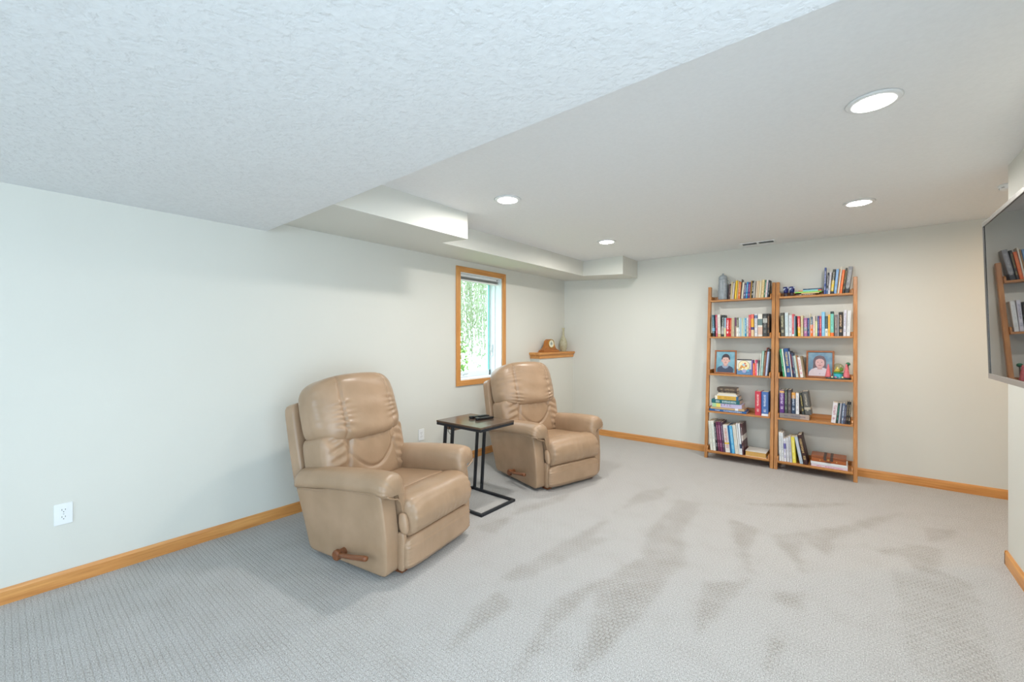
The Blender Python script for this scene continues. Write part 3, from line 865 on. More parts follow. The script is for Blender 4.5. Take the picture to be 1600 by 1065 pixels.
for i in range(12):
    a = i * math.pi / 6
    MB().box(0.0435, 0.0450, -0.0012, 0.0012, 0.040, 0.047).build('hour_mark', M['dark'], dial).matrix_local = Matrix.Translation((0, 0, 0.118)) @ Matrix.Rotation(a, 4, 'X')

vs_mat = NT('celadon_glaze'); vn = vs_mat.noise(vs_mat.coord('Object', (9, 9, 5)), 6, 4, 0.6)
vs_mat.col(vs_mat.ramp(vn, [(0.35, srgb('a9a183')), (0.55, srgb('b9b497')), (0.75, srgb('c8c5b0'))])); vs_mat.rough(0.22)
o = MB().lathe([(0.0, 0.0), (0.034, 0.0), (0.037, 0.006), (0.050, 0.045), (0.058, 0.085), (0.059, 0.105), (0.053, 0.145), (0.038, 0.185), (0.023, 0.212), (0.017, 0.24), (0.0155, 0.29), (0.017, 0.325), (0.0225, 0.345), (0.0205, 0.346), (0.014, 0.325), (0.012, 0.25), (0, 0.24)], 32).build('bottle_vase', vs_mat.m, smooth=True)
o.location = (-3.292, 5.235, 1.180)
tag(o, 'pale celadon bottle vase with slim neck on the corner ledge', 'vase')

# ------------------------------------------------------------------ ladder bookcases
ZS = [1.815, 1.39, 0.966, 0.541, 0.099]
YF = [5.265, 5.226, 5.188, 5.149, 5.11]
RT = 1.975
def rail_y(z): return 5.137 + 0.175 * z / RT
CASES = {'L': (-1.327, -0.648), 'R': (-0.643, 0.036)}
RW = 0.032
for k, (x0, x1) in CASES.items():
    bc = thing('ladder_bookcase', 'left wooden ladder bookcase with five shelves of books' if k == 'L' else 'right wooden ladder bookcase with five shelves, nearer the passage',
               'bookcase', ((x0 + x1) / 2, 5.27, 0), group='ladder bookcases')
    W2 = (x1 - x0) / 2
    for s in (-1, 1):
        a, b = sorted((s * W2, s * (W2 - RW)))
        pr = [(rail_y(0) - 5.27, 0), (rail_y(0) + 0.047 - 5.27, 0), (rail_y(RT) + 0.047 - 5.27, RT - 0.004), (rail_y(RT) - 5.27, RT)]
        MB().prism(pr, 0, a, b).build('side_rail', LADDER[2], bc, 0.0025)
    for z, yf in zip(ZS, YF):
        yb = YB - 0.016
        sh = MB().box(-W2 + RW + 0.0005, W2 - RW - 0.0005, yf - 5.27, yb - 5.27, z - 0.020, z).build('shelf', LADDER[0], bc, 0.0025)
        for s in (-1, 1):
            a, b = sorted((s * (W2 - RW - 0.0005), s * (W2 - RW - 0.0125)))
            MB().prism([(yf - 5.27 + 0.002, z), (yf - 5.27 + 0.004, z + 0.022), (yf - 5.27 + 0.014, z + 0.036), (yf - 5.27 + 0.03, z + 0.042), (yb - 5.27, z + 0.042), (yb - 5.27, z)], 0, a, b).build('end_lip', LADDER[1], sh, 0.001)
        MB().box(-W2 + RW + 0.013, W2 - RW - 0.013, yb - 5.27 - 0.012, yb - 5.27, z, z + 0.042).build('back_lip', LADDER[0], sh, 0.001)

# ------------------------------------------------------------------ books
BOOKS = {
 'L1': [
  (-1.1009,0.0103,0.172,5.1,"4a2f38",None,None, "dark maroon thin paperback"),
  (-1.089,0.012,0.175,3.4,"5a4038","d8c8b0",None, "narrow brown paperback"),
  (-1.0744,0.0153,0.197,4.0,"dfcda0",None,None, "cream paperback"),
  (-1.054,0.022,0.183,4.8,"cfc6c0",None,None, "pale grey paperback"),
  (-1.0228,0.0235,0.209,4.1,"f0c531",None,None, "tall bright yellow book"),
  (-1.0032,0.009,0.203,4.7,"e9cf9a",None,None, "thin cream and orange paperback"),
  (-0.9824,0.0292,0.189,4.5,"e87a35","f6c090",None, "orange paperback"),
  (-0.9638,0.006,0.217,3.9,"4a4238",None,None, "thin dark taller book"),
  (-0.948,0.023,0.183,5.1,"dcd6c2",None,None, "off-white paperback"),
  (-0.9223,0.0235,0.168,4.5,"5b5480","d8d6ea",None, "violet and white patterned paperback"),
  (-0.8995,0.0201,0.183,4.6,"1b8fcb","bfe4f4",None, "bright blue paperback"),
  (-0.8752,0.0265,0.178,3.6,"57397a","e07a8c",None, "purple and pink paperback"),
  (-0.8551,0.0119,0.194,3.8,"b98a3e",None,None, "ochre paperback"),
  (-0.8375,0.0214,0.191,4.6,"33342c","e8e6da",None, "black paperback with pale lettering"),
  (-0.8183,0.0149,0.186,3.9,"c9c6bf",None,None, "light grey paperback"),
  (-0.8059,0.0079,0.184,4.1,"7d746c",None,None, "thin taupe paperback"),
  (-0.7935,0.0158,0.187,3.9,"e6d0b4",None,None, "pale pink paperback"),
  (-0.7757,0.0179,0.188,3.8,"e8cfa4",None,None, "peach paperback"),
  (-0.7553,0.0209,0.189,4.3,"e3d8b8",None,None, "ivory paperback"),
  (-0.7281,0.0285,0.193,3.7,"e6cf9b","c9a86c",None, "wide tan paperback"),
  (-0.7064,0.0129,0.19,4.8,"3f7a5c","cfe0d0",None, "green paperback"),
  (-0.6888,0.0205,0.189,5.1,"e2d8d8","c890a0",None, "white and pink paperback"),
  (-0.6736,0.0079,0.187,4.7,"2f4a66",None,None, "thin navy paperback"),
  (-0.6644,0.0091,0.183,4.8,"2a2a2c","e0e0e0",None, "thin black paperback"),
 ],
 'L2': [
  (-1.246,0.028,0.251,-2.1,"35586c","86b8c8",[(0, 0.25, "20242c"), (0.25, 0.4, "7fb4d2")], "slate blue book with pale blue band"),
  (-1.2144,0.0192,0.25,-1.1,"c34d62","f0c0c8",None, "rose red book"),
  (-1.1855,0.0349,0.254,-1.4,"e6e4dc","b8b4a8",[(0, 0.13, "c9b184")], "white book with tan foot"),
  (-1.1473,0.0339,0.246,1.5,"2b3436","c8d2cc",[(0.1, 0.45, "aaa39c")], "black book with grey panel"),
  (-1.1195,0.0184,0.214,0.7,"a9c6da",None,[(0, 0.45, "dfe2b4")], "pale blue and lime book"),
  (-1.0915,0.034,0.21,0.7,"dc2434","ffffff",None, "wide bright red book"),
  (-1.0634,0.0209,0.209,1.3,"cf2a30","f0a060",None, "narrower red book"),
  (-1.0427,0.0144,0.207,0.7,"d9c9a0",None,None, "beige thin book"),
  (-1.0255,0.0182,0.208,0.4,"cbc0a2","a89a78",None, "wheat coloured book"),
  (-1.0114,0.007,0.214,0.0,"5c3350",None,None, "thin plum book"),
  (-1.0012,0.0121,0.212,0.2,"c8a68a",None,[(0.55, 1, "8a5878")], "tan book with plum top"),
  (-0.9829,0.0234,0.212,0.0,"6b6e58","d0d0c0",[(0, 0.48, "eeece6")], "olive and white book"),
  (-0.9613,0.0173,0.208,0.0,"d6e2e6","88a8b8",None, "icy white book"),
  (-0.9461,0.0119,0.207,0.0,"9cc8dc",None,None, "light blue book"),
  (-0.9321,0.0142,0.207,0.0,"dcdcc0",None,None, "pale cream book"),
  (-0.9142,0.0177,0.207,0.0,"bedcd2",None,None, "pale mint book"),
  (-0.8968,0.0159,0.205,0.0,"4f9fcc","d8ecf6",[(0, 0.25, "1193c4")], "mid blue book"),
  (-0.8766,0.0222,0.207,0.0,"ececec","7890a0",[(0, 0.55, "ddd2be")], "white and cream book"),
  (-0.8524,0.0238,0.238,-1.3,"cf5a62","e8a0a0",None, "salmon red book"),
  (-0.8241,0.0305,0.244,-1.0,"f0786a",None,[(0, 0.3, "e8cba0"), (0.3, 0.42, "54497a"), (0.42, 0.8, "ecb23e")], "coral book with yellow panel"),
  (-0.7878,0.0319,0.248,-0.5,"e2e2e6","a0a0b0",[(0.8, 0.93, "4a6a98")], "white book with small blue emblem"),
  (-0.7448,0.0484,0.243,-0.3,"eae6dc",None,[(0.08, 0.42, "dcbcaa"), (0.5, 0.78, "6c8282")], "wide white book with grey picture"),
  (-0.6966,0.0445,0.245,0.0,"3d3d3b","8a8a86",[(0.6, 0.8, "c6c6c0")], "thick black book with white panel"),
  (-0.6623,0.022,0.245,0.0,"2e2520","a07850",None, "dark brown thick book"),
 ],
 'R1': [
  (-0.217,0.0181,0.267,1.2,"3d5597","e0e4f0",None, "tall thin royal blue book"),
  (-0.1978,0.0157,0.214,3.5,"23283a","e4e4ec",[(0, 0.25, "3c6aa0")], "navy book with white lettering"),
  (-0.1772,0.0231,0.218,3.8,"cfcfd4","8a8aa0",None, "silver white book"),
  (-0.1494,0.0258,0.244,4.8,"34352a","d8d8d0",[(0.1, 0.55, "e3c33c")], "black book with yellow panel"),
  (-0.1183,0.0278,0.243,5.0,"7ea9d8","a8c8e8",None, "sky blue book"),
  (-0.0988,0.0085,0.245,5.3,"b48a50",None,None, "thin golden brown book"),
  (-0.0874,0.0126,0.264,5.6,"efe8d8",None,None, "thin ivory book"),
  (-0.0667,0.0248,0.23,6.4,"ee6f2c","f8a060",None, "orange book"),
  (-0.0419,0.0175,0.247,6.1,"2b2824","b09a50",None, "black book with gold lettering"),
  (-0.0103,0.042,0.258,7.5,"88898c","b8b8bc",[(0, 0.2, "2b2c31")], "wide grey book with black foot"),
 ],
 'R2': [
  (-0.5722,0.037,0.248,-1.7,"504e44","d4cca4",None, "thick grey-brown book with cream lettering"),
  (-0.5365,0.0316,0.248,-0.9,"d6e3e6","a8c0cc",None, "tall icy white book"),
  (-0.5041,0.031,0.22,0.0,"dcdfe4","a0a8b8",None, "white book"),
  (-0.4792,0.0167,0.232,-0.3,"e0606a","f0a8a0",[(0, 0.1, "eeeeee")], "pink red book with white foot"),
  (-0.4659,0.0078,0.208,0.0,"a9c4d0",None,None, "thin pale blue book"),
  (-0.455,0.013,0.211,-0.4,"2f4a62",None,[(0, 0.3, "3c7862")], "navy book with green foot"),
  (-0.4239,0.0249,0.208,-1.6,"dc4048","f8d0c8",[(0, 0.47, "f3bd36")], "red book with yellow lower half"),
  (-0.399,0.023,0.214,-0.3,"d6c8a2","b8a880",None, "sand coloured book"),
  (-0.3677,0.0303,0.188,-0.4,"ad6c9c","e0c0d0",[(0.3, 0.5, "8fa0a0")], "mauve book"),
  (-0.3428,0.0176,0.187,0.0,"31487c","8898c0",None, "dark blue book"),
  (-0.3291,0.0067,0.232,0.0,"e6dcbf",None,None, "thin tall cream book"),
  (-0.3145,0.0209,0.196,0.0,"5f6d7c","d0d8e0",[(0, 0.6, "ee7228")], "orange book with grey top"),
  (-0.2944,0.0178,0.206,0.0,"e8ddd2","d0a8a8",None, "blush white book"),
  (-0.2751,0.0182,0.155,0.0,"e7e6b0",None,[(0, 0.2, "cbdca8")], "short pale yellow book"),
  (-0.2567,0.0157,0.205,0.0,"494a86","a0a0d0",None, "indigo book"),
  (-0.2397,0.0168,0.201,0.0,"cb3f58","f0b0b8",None, "crimson book"),
  (-0.2163,0.0285,0.244,0.0,"86c4e8","a8daf2",None, "tall light blue book"),
  (-0.1894,0.024,0.201,0.0,"3b5056","6a8088",[(0, 0.37, "ebe6da")], "slate book with white lower part"),
  (-0.1671,0.0186,0.215,0.0,"f2c055","d89830",None, "yellow book"),
  (-0.1428,0.0286,0.246,0.0,"86d6c6","5aa898",[(0, 0.14, "f2762a"), (0.9, 1, "24403c")], "turquoise book with orange foot"),
  (-0.1105,0.0276,0.212,0.0,"7c7272","b8a898",None, "grey marbled book"),
  (-0.0931,0.0058,0.226,0.2,"d0d0d4",None,None, "thin white book"),
  (-0.0719,0.0347,0.237,0.0,"2c2520","dcb893",None, "thick black book with tan panel"),
  (-0.0414,0.025,0.255,1.4,"dcdce6","8886a8",None, "white book with lilac lettering"),
  (-0.0125,0.03,0.249,2.3,"e4e6e6","c8ccd0",None, "plain white book"),
 ],
 'L3': [
  (-0.8509,0.0138,0.163,0.0,"7c70b8",None,None, "violet thin book"),
  (-0.8305,0.0255,0.13,0.0,"f06f38","f8b090",None, "short orange book"),
  (-0.8079,0.0185,0.167,0.0,"ee5878","f8a0b0",None, "hot pink book"),
  (-0.7888,0.0184,0.164,0.0,"ece6e2","c0b0b0",[(0.8, 1, "8f3a58")], "white book with maroon top"),
  (-0.7752,0.0075,0.162,0.0,"4f7e82",None,None, "thin dark teal book"),
  (-0.765,0.0115,0.241,3.6,"dfd8d0",None,None, "thin pinkish white book"),
  (-0.7432,0.0282,0.266,3.7,"9fc4b8","d0e4dc",None, "sage green book"),
  (-0.7182,0.017,0.256,4.3,"8a6246","c0a080",None, "brown patterned book"),
  (-0.7059,0.0056,0.303,4.1,"9c5040",None,None, "thin rust red tall book"),
  (-0.6916,0.0209,0.289,4.7,"bccbe6","7c94c0",[(0.9, 1, "33404a")], "pale blue and white book"),
 ],
 'R3': [
  (-0.5636,0.0153,0.289,-6.3,"2c9a62","a8e0c0",None, "green leaning book"),
  (-0.5477,0.0146,0.293,-6.2,"d8e4da",None,None, "thin aqua white book"),
  (-0.5189,0.041,0.297,-5.6,"24508c","e6c66a",None, "large navy book with yellow lettering"),
  (-0.4919,0.0106,0.266,-7.6,"dcdcd6",None,None, "thin white book"),
  (-0.4783,0.0146,0.27,-8.0,"2a2a40","c05060",None, "black and red book"),
  (-0.4637,0.0127,0.252,-8.9,"3a4a6c","d0d4e0",None, "thin navy and white book"),
  (-0.445,0.0222,0.223,-11.2,"c9d8ce","a0b8b0",None, "pale sage book"),
  (-0.4269,0.0117,0.227,-11.1,"b07c54",None,None, "thin copper brown book"),
  (-0.4046,0.0292,0.209,-12.2,"ebe4e0","d88098",None, "white book with pink pattern"),
  (-0.3812,0.0151,0.22,-12.8,"8c7a5c","b0a080",None, "tan and grey book"),
 ],
 'L4': [
  (-0.7841,0.0701,0.258,0.0,"cb3a4c","f6dcd8",None, "thick red reference book"),
  (-0.7067,0.0792,0.257,0.0,"4a6fae","dfe6f4",[(0, 0.09, "e8ecf2")], "thick blue reference book"),
 ],
 'R4': [
  (-0.5723,0.0424,0.236,0.0,"5f3080","e4d6ee",[(0.88, 0.97, "d8a868")], "purple hardback"),
  (-0.536,0.0264,0.244,-0.3,"424a44","9aa890",None, "dark green hardback"),
  (-0.5062,0.0304,0.243,-0.3,"564c52","988c88",None, "charcoal brown hardback"),
  (-0.4725,0.0333,0.217,0.0,"2c405c","c8d4e4",[(0.72, 1, "dfa049")], "navy hardback with orange top"),
  (-0.4389,0.0284,0.214,0.0,"e2e2e6","b0b0b8",None, "white hardback"),
  (-0.3884,0.0217,0.221,-8.8,"343834","c8b060",None, "thin dark leaning hardback"),
  (-0.3473,0.0553,0.236,-12.2,"5a5854","c4bca8",[(0.22, 0.32, "b4ac9a")], "wide grey leaning hardback"),
 ],
 'R4b': [
  (-0.1452,0.0423,0.199,5.4,"e4e0e4","b06878",None, "white disc case"),
  (-0.1136,0.0174,0.2,5.3,"1f3f3c","48a890",None, "black and teal disc case"),
  (-0.0977,0.012,0.198,5.0,"c9cad8",None,None, "thin silver disc case"),
  (-0.0849,0.0111,0.198,5.0,"545a68",None,None, "thin slate disc case"),
  (-0.0685,0.0192,0.199,4.9,"6c7f9c","e0e4ec",None, "blue-grey disc case"),
  (-0.0487,0.0171,0.186,4.7,"45455a","8890a8",None, "dark violet disc case"),
  (-0.0298,0.0174,0.219,3.4,"1c1a1a","a89878",None, "black tall disc case"),
  (-0.0111,0.0177,0.218,2.9,"201e1e","c0b090",None, "black disc case with pale mark"),
 ],
 'L5': [
  (-1.2482,0.0279,0.329,-4.3,"e0e0d6","b8b8a8",None, "cream annual"),
  (-1.2175,0.0296,0.334,-5.2,"e6e8e0","b0c0b8",None, "tall white annual"),
  (-1.1908,0.0198,0.31,-5.5,"2b2730","c8c8d0",None, "thin black annual"),
  (-1.1678,0.0235,0.328,-5.4,"6a2a4a","c088a0",None, "maroon annual"),
  (-1.1425,0.0243,0.331,-5.3,"70305a","d8a8c0",None, "lighter maroon annual"),
  (-1.1174,0.0231,0.329,-5.4,"543c54","b8a8c0",None, "dark plum annual"),
  (-1.0787,0.0505,0.303,-6.0,"e6e2de","c04848",[(0.3, 0.36, "e8c030")], "wide white annual with yellow spot"),
  (-1.0458,0.0125,0.299,-6.1,"0b659f",None,None, "thin deep blue annual"),
  (-1.0223,0.0318,0.302,-6.1,"5fb4e2","a8d8f2",None, "sky blue annual"),
  (-0.9863,0.0365,0.312,-6.0,"dedcd2","c8c4b8",None, "ivory annual"),
  (-0.9595,0.0145,0.334,-5.6,"e6e8e8",None,None, "thin white annual"),
  (-0.9416,0.0194,0.337,-4.8,"e8ecf0",None,[(0.2, 0.34, "3a4a68")], "white annual with navy mark"),
  (-0.923,0.0143,0.339,-3.9,"4c2028","e0d0d0",[(0.45, 0.62, "d8d4d0")], "dark maroon annual beside flat book"),
 ],
 'R5': [
  (-0.5889,0.02,0.297,-1.3,"e4e6e6","a0a8b0",None, "narrow white booklet"),
  (-0.5677,0.0194,0.292,-1.6,"e2e4e8","90a0a8",None, "white spiral booklet"),
  (-0.5458,0.0216,0.237,-1.7,"e4e4ee","6c68b0",[(0.55, 0.78, "6a66a8")], "white booklet with violet panel"),
  (-0.5197,0.0233,0.246,-3.2,"dddde2","b0b0bc",None, "off-white booklet"),
  (-0.4943,0.024,0.264,-4.3,"c8c8ce","8c8c94",None, "light grey booklet"),
  (-0.4647,0.0314,0.262,-4.9,"ecdc52","f6f0a0",None, "yellow booklet"),
  (-0.4024,0.0309,0.27,-11.8,"b8cad6","e0c8d0",None, "pale blue leaning booklet"),
  (-0.3639,0.0375,0.294,-12.0,"38191a","d8b878",None, "dark brown leaning book with gold lettering"),
 ],
}
SHELF = {'L1': 'top shelf of left bookcase', 'L2': 'second shelf of left bookcase', 'L3': 'middle shelf of left bookcase', 'L4': 'fourth shelf of left bookcase', 'L5': 'bottom shelf of left bookcase',
         'R1': 'top shelf of right bookcase', 'R2': 'second shelf of right bookcase', 'R3': 'middle shelf of right bookcase', 'R4': 'fourth shelf of right bookcase', 'R4b': 'fourth shelf of right bookcase', 'R5': 'bottom shelf of right bookcase'}
ORD = 'first second third fourth fifth sixth seventh eighth ninth tenth eleventh twelfth thirteenth fourteenth fifteenth sixteenth seventeenth eighteenth nineteenth twentieth twenty-first twenty-second twenty-third twenty-fourth twenty-fifth twenty-sixth'.split()

def book_mat(base, ink, bands, w, h, gloss=0.45):
    t = NT('book_cover_' + base)
    tc = t.n('ShaderNodeTexCoord'); sp = t.n('ShaderNodeSeparateXYZ'); t.t.links.new(tc.outputs['Object'], sp.inputs[0])
    c = t.mix(t.math('MULTIPLY', t.noise(tc.outputs['Object'], 25, 3), 0.25), srgb(base), tuple(x * 0.82 for x in srgb(base)[:3]) + (1,))
    zz = t.math('DIVIDE', sp.outputs['Z'], h)
    for a, b, hexc in (bands or []):
        f = t.math('MULTIPLY', t.math('GREATER_THAN', zz, a), t.math('LESS_THAN', zz, b))
        c = t.mix(f, c, srgb(hexc))
    if ink:
        # lettering-sized marks down the middle of the spine
        cell = t.n('ShaderNodeCombineXYZ')
        t.t.links.new(t.math('FLOOR', t.math('DIVIDE', sp.outputs['Z'], 0.0030)), cell.inputs[0])
        t.t.links.new(t.math('FLOOR', t.math('DIVIDE', sp.outputs['X'], min(0.0035, max(0.0018, w * 0.12)))), cell.inputs[1])
        wn = t.n('ShaderNodeTexWhiteNoise', noise_dimensions='2D'); t.t.links.new(cell.outputs[0], wn.inputs['Vector'])
        f = t.math('GREATER_THAN', wn.outputs['Value'], 0.42)
        for cond in (t.math('LESS_THAN', t.math('ABSOLUTE', sp.outputs['X']), w * (0.27 if w < 0.05 else 0.16)), t.math('LESS_THAN', sp.outputs['Y'], 0.0012),
                     t.math('GREATER_THAN', zz, 0.16), t.math('LESS_THAN', zz, 0.88)):
            f = t.math('MULTIPLY', f, cond)
        gap = t.math('GREATER_THAN', t.math('ABSOLUTE', t.math('SUBTRACT', zz, 0.34)), 0.05)
        c = t.mix(t.math('MULTIPLY', t.math('MULTIPLY', f, gap), 0.7), c, srgb(ink))
    t.col(c); t.rough(gloss)
    return t.m

def book(loc, rot, w, h, d, base, ink, bands, label, group, name='book', fore_edge=False, pages='page', cat='book'):
    """spine at y=0 facing -y, thickness along x, height along z"""
    r = thing(name, label, cat, loc, rot, group=group)
    bt = min(0.0025, w * 0.16); m = MB()
    rd = min(0.003, w * 0.12)
    # spine and boards as one wrapped cover
    out = [(-w / 2, d), (-w / 2, rd), (-w / 2 + rd, 0), (w / 2 - rd, 0), (w / 2, rd), (w / 2, d)]
    inn = [(w / 2 - bt, d), (w / 2 - bt, bt + rd), (-w / 2 + bt, bt + rd), (-w / 2 + bt, d)]
    m.prism(out + inn, 2, 0, h)
    m.build('cover', book_mat(base, ink, bands, w, h), r)
    e = 0.0035
    MB().box(-w / 2 + bt, w / 2 - bt, bt + rd, d - e, e, h - e).build('pages', M[pages], r)
    return r

for key, rows in BOOKS.items():
    s = int(key[1]) - 1; x0, x1 = CASES[key[0]]
    lo, hi = x0 + RW + 0.014, x1 - RW - 0.014
    z0 = ZS[s] + (0.0525 if key == 'R4' else 0.0)
    dmax = YB - 0.034 - (YF[s] + 0.012)
    # keep the row between the shelf ends
    ext = []
    for (x, w, h, lean, *_ ) in rows:
        sh = math.tan(R(lean)) * min(h, 0.17 if s == 0 else h)
        ext.append((x - w / 2 + min(0, sh), x + w / 2 + max(0, sh)))
    a, b = min(e[0] for e in ext), max(e[1] for e in ext)
    na, nb = max(a, lo), min(b, hi)
    k = (nb - na) / (b - a)
    rows = [list(q) for q in rows]
    n = len(rows)
    for i in range(n - 1):             # neighbours that lean left rest on the book before them
        p, q = rows[i], rows[i + 1]
        if q[3] < 0:
            zz = min(p[2], q[2]); gap = (q[0] - q[1] / 2) - (p[0] + p[1] / 2)
            q[3] = max(q[3], math.degrees(math.atan((zz * math.tan(R(p[3])) - gap) / zz)))
    for i in range(n - 2, -1, -1):     # those that lean right rest on the next one
        p, q = rows[i], rows[i + 1]
        if p[3] > 0:
            zz = min(p[2], q[2]); gap = (q[0] - q[1] / 2) - (p[0] + p[1] / 2)
            p[3] = min(p[3], math.degrees(math.atan((zz * math.tan(R(q[3])) + gap) / zz)))
    for i, (x, w, h, lean, base, ink, bands, look) in enumerate(rows):
        x = na + (x - a) * k; wq = w * k * 0.965
        an = R(lean)
        d = min(dmax, max(0.10, h * 0.68)) if key != 'R4b' else 0.13
        wm = wq * math.cos(an)
        kind = 'disc case' if key == 'R4b' else 'book'
        noun = ' upright' if key in ('R1', 'L4', 'R4', 'R5', 'L5') else ''
        case, tier = SHELF[key].split(' shelf of ')[1], SHELF[key].split(' of ')[0]
        lab = '%s, %s%s from left, %s %s' % (look, ORD[i], noun, case, tier)
        jig = ((i * 37) % 7) * 0.0012
        book((x, YF[s] + 0.008 + jig, z0 + 0.0004 + abs(math.sin(an)) * wm / 2), (0, an, 0), wm, h, d - jig, base, ink, bands, lab, 'books on the ' + SHELF[key], 'disc_case' if key == 'R4b' else 'book', cat=kind)

def flat_book(x, ln, s, z, t, d, base, ink, bands, label, group, pages='page', flip=False, dy=0.0, rz=0.0):
    """book lying flat: spine to the front, length along x (flip: fore-edge to the front)"""
    y = YF[s] + 0.010 + dy
    if not flip:
        return book((x, y, z + t / 2 + 0.0003), (0, R(90), rz), t, ln, d, base, ink, bands, label, group, pages=pages)
    return book((x + ln, y + d, z + t / 2 + 0.0003), (0, R(90), R(180)), t, ln, d, base, ink, bands, label, group, pages=pages)

# stack lying on the fourth shelf, left bookcase
z = ZS[3]
STACK = [(-1.278, 0.376, 0.024, 0.208, '1c62a6', 'dfe8f4', None, 'blue thin book at the bottom of the pile'), (-1.268, 0.345, 0.024, 0.20, 'c9aa7c', None, [(0.74, 0.83, 'f0f0ee')], 'tan book second from bottom of the pile'),
         (-1.254, 0.308, 0.044, 0.195, 'c4bcdc', None, [(0.02, 0.16, 'a8d0a0'), (0.16, 0.30, 'e8dc70')], 'lavender book with large coloured letters in the pile'), (-1.256, 0.288, 0.044, 0.185, '21686e', 'd8e8e6', None, 'teal hardback in the middle of the pile'),
         (-1.218, 0.240, 0.044, 0.170, 'dcb04a', 'b88c30', [(0, 0.10, 'e8e2d4'), (0.9, 1, '3a6a90')], 'yellow paperback in the pile'), (-1.197, 0.205, 0.019, 0.14, 'e4e2da', None, None, 'white paperback in the pile'),
         (-1.186, 0.183, 0.016, 0.13, 'e0d6c0', None, None, 'cream paperback in the pile'), (-1.186, 0.192, 0.018, 0.135, '4c433b', 'a09078', None, 'thin dark brown paperback in the pile'),
         (-1.196, 0.200, 0.040, 0.13, '54463c', '988468', None, 'thick dark brown paperback on top of the pile')]
for x, ln, t, d, base, ink, bands, look in STACK:
    rr = flat_book(x, ln, 3, z, t - 0.0006, d, base, ink, bands, look + ', fourth shelf of left bookcase', 'books piled on the fourth shelf of left bookcase', dy=0.004 + ((int(ln * 1000) * 7) % 5) * 0.001)
    if look.startswith('lavender'):
        cu = bpy.data.curves.new('lettering', 'FONT'); cu.body = 'EPIC'; cu.size = 0.030; cu.align_x = 'CENTER'; cu.align_y = 'CENTER'; cu.space_character = 2.1; cu.extrude = 0.0003
        tmp = bpy.data.objects.new('lettering_tmp', cu); COL.objects.link(tmp)
        bpy.context.view_layer.update()
        me = bpy.data.meshes.new_from_object(tmp.evaluated_get(bpy.context.evaluated_depsgraph_get()))
        bpy.data.objects.remove(tmp)
        me.name = 'lettering'; me.materials.clear(); me.materials.append(plain('brown_print', '7a4a3a', 0.6))
        c = child(rr, 'lettering', me)
        # book space: length is +z, up is -x, front is -y
        c.matrix_local = Matrix(((0, -1, 0, -0.006), (0, 0, -1, -0.0004), (1, 0, 0, 0.150), (0, 0, 0, 1)))
        c['label'] = 'brown spine lettering EPIC'
    z += t
# bottom shelf, left: thick book with its fore-edge to the front
flat_book(-0.905, 0.196, 4, ZS[4], 0.054, 0.23, 'e6e2da', None, None, 'thick white book lying flat with golden page edges, bottom shelf of left bookcase', 'books lying flat', 'page_gold', True)
# fourth shelf, right: grey book lying under the upright ones
flat_book(-0.592, 0.252, 3, ZS[3], 0.0515, 0.20, '8d8480', '5c5470', [(0.7, 1, 'b09c90')], 'grey patterned book lying flat under upright books, fourth shelf of right bookcase', 'books lying flat')
# bottom shelf, right: two pale books under a wooden chest
flat_book(-0.322, 0.285, 4, ZS[4], 0.023, 0.22, 'e0ccd6', 'd06890', None, 'white and pink book at the bottom under the wooden box', 'books lying flat')
flat_book(-0.325, 0.287, 4, ZS[4] + 0.0235, 0.025, 0.215, 'e2e6ea', None, None, 'plain white book directly under the wooden box', 'books lying flat')
bx = thing('wooden_box', 'orange-brown wooden box with dark straps and clasp, bottom shelf of right bookcase', 'box', (-0.185, YF[4] + 0.014, ZS[4] + 0.0493))
bw = wood('chest_wood', 'b4642e', '8a451c', 0, 0.35); strap = plain('strap_brown', '4a3a34', 0.5); brass = plain('brass_fitting', 'd0b070', 0.3, 0.8)
MB().box(-0.136, 0.136, 0, 0.185, 0, 0.036).build('body', bw, bx, 0.003)
lid = MB().box(-0.138, 0.138, -0.001, 0.187, 0.0365, 0.060).build('lid', wood('chest_lid_wood', '9c5a30', '7a3e1c', 0, 0.35), bx, 0.003)
for xx in (-0.026, 0.026):
    MB().box(xx - 0.011, xx + 0.011, -0.0025, 0.188, 0.020, 0.0615).build('strap', strap, bx, 0.001)
MB().lathe([(0.0, -0.006), (0.007, -0.006), (0.009, -0.003), (0.009, 0.0), (0, 0)], 12, (0, 0, 0.030), 1).build('clasp', brass, bx)
MB().tube([(-0.022, -0.001, 0.012), (-0.016, -0.008, 0.008), (0.016, -0.008, 0.008), (0.022, -0.001, 0.012)], 0.0025, 6).build('handle', strap, bx, smooth=True)
for xx in (-0.065, 0.065):
    MB().lathe([(0.0, -0.003), (0.005, -0.002), (0.005, 0), (0, 0)], 10, (xx, 0, 0.018), 1).build('stud', brass, bx)
# top shelf, right: thin picture books lying flat
z = ZS[0]
for x, ln, t, base, ink, bands, look in ((-0.462, 0.165, 0.014, '5a3a30', 'e8e0d8', None, 'brown thin book at the bottom of the flat pile'), (-0.415, 0.150, 0.012, 'd6bc84', None, None, 'tan thin book second in the flat pile'),
                                         (-0.470, 0.225, 0.013, '8cd05e', 'c8ec90', None, 'lime green picture book in the flat pile'), (-0.440, 0.195, 0.015, '8fd4d8', None, [(0, 0.2, 'c8a070'), (0.85, 1, 'd85a40')], 'pale turquoise picture book in the flat pile'),
                                         (-0.400, 0.155, 0.013, '345070', '7890a8', None, 'dark blue picture book on top of the flat pile')):
    flat_book(x, ln, 0, z, t - 0.0006, 0.100, base, ink, bands, look + ', top shelf of right bookcase', 'books lying on the top shelf of right bookcase'); z += t

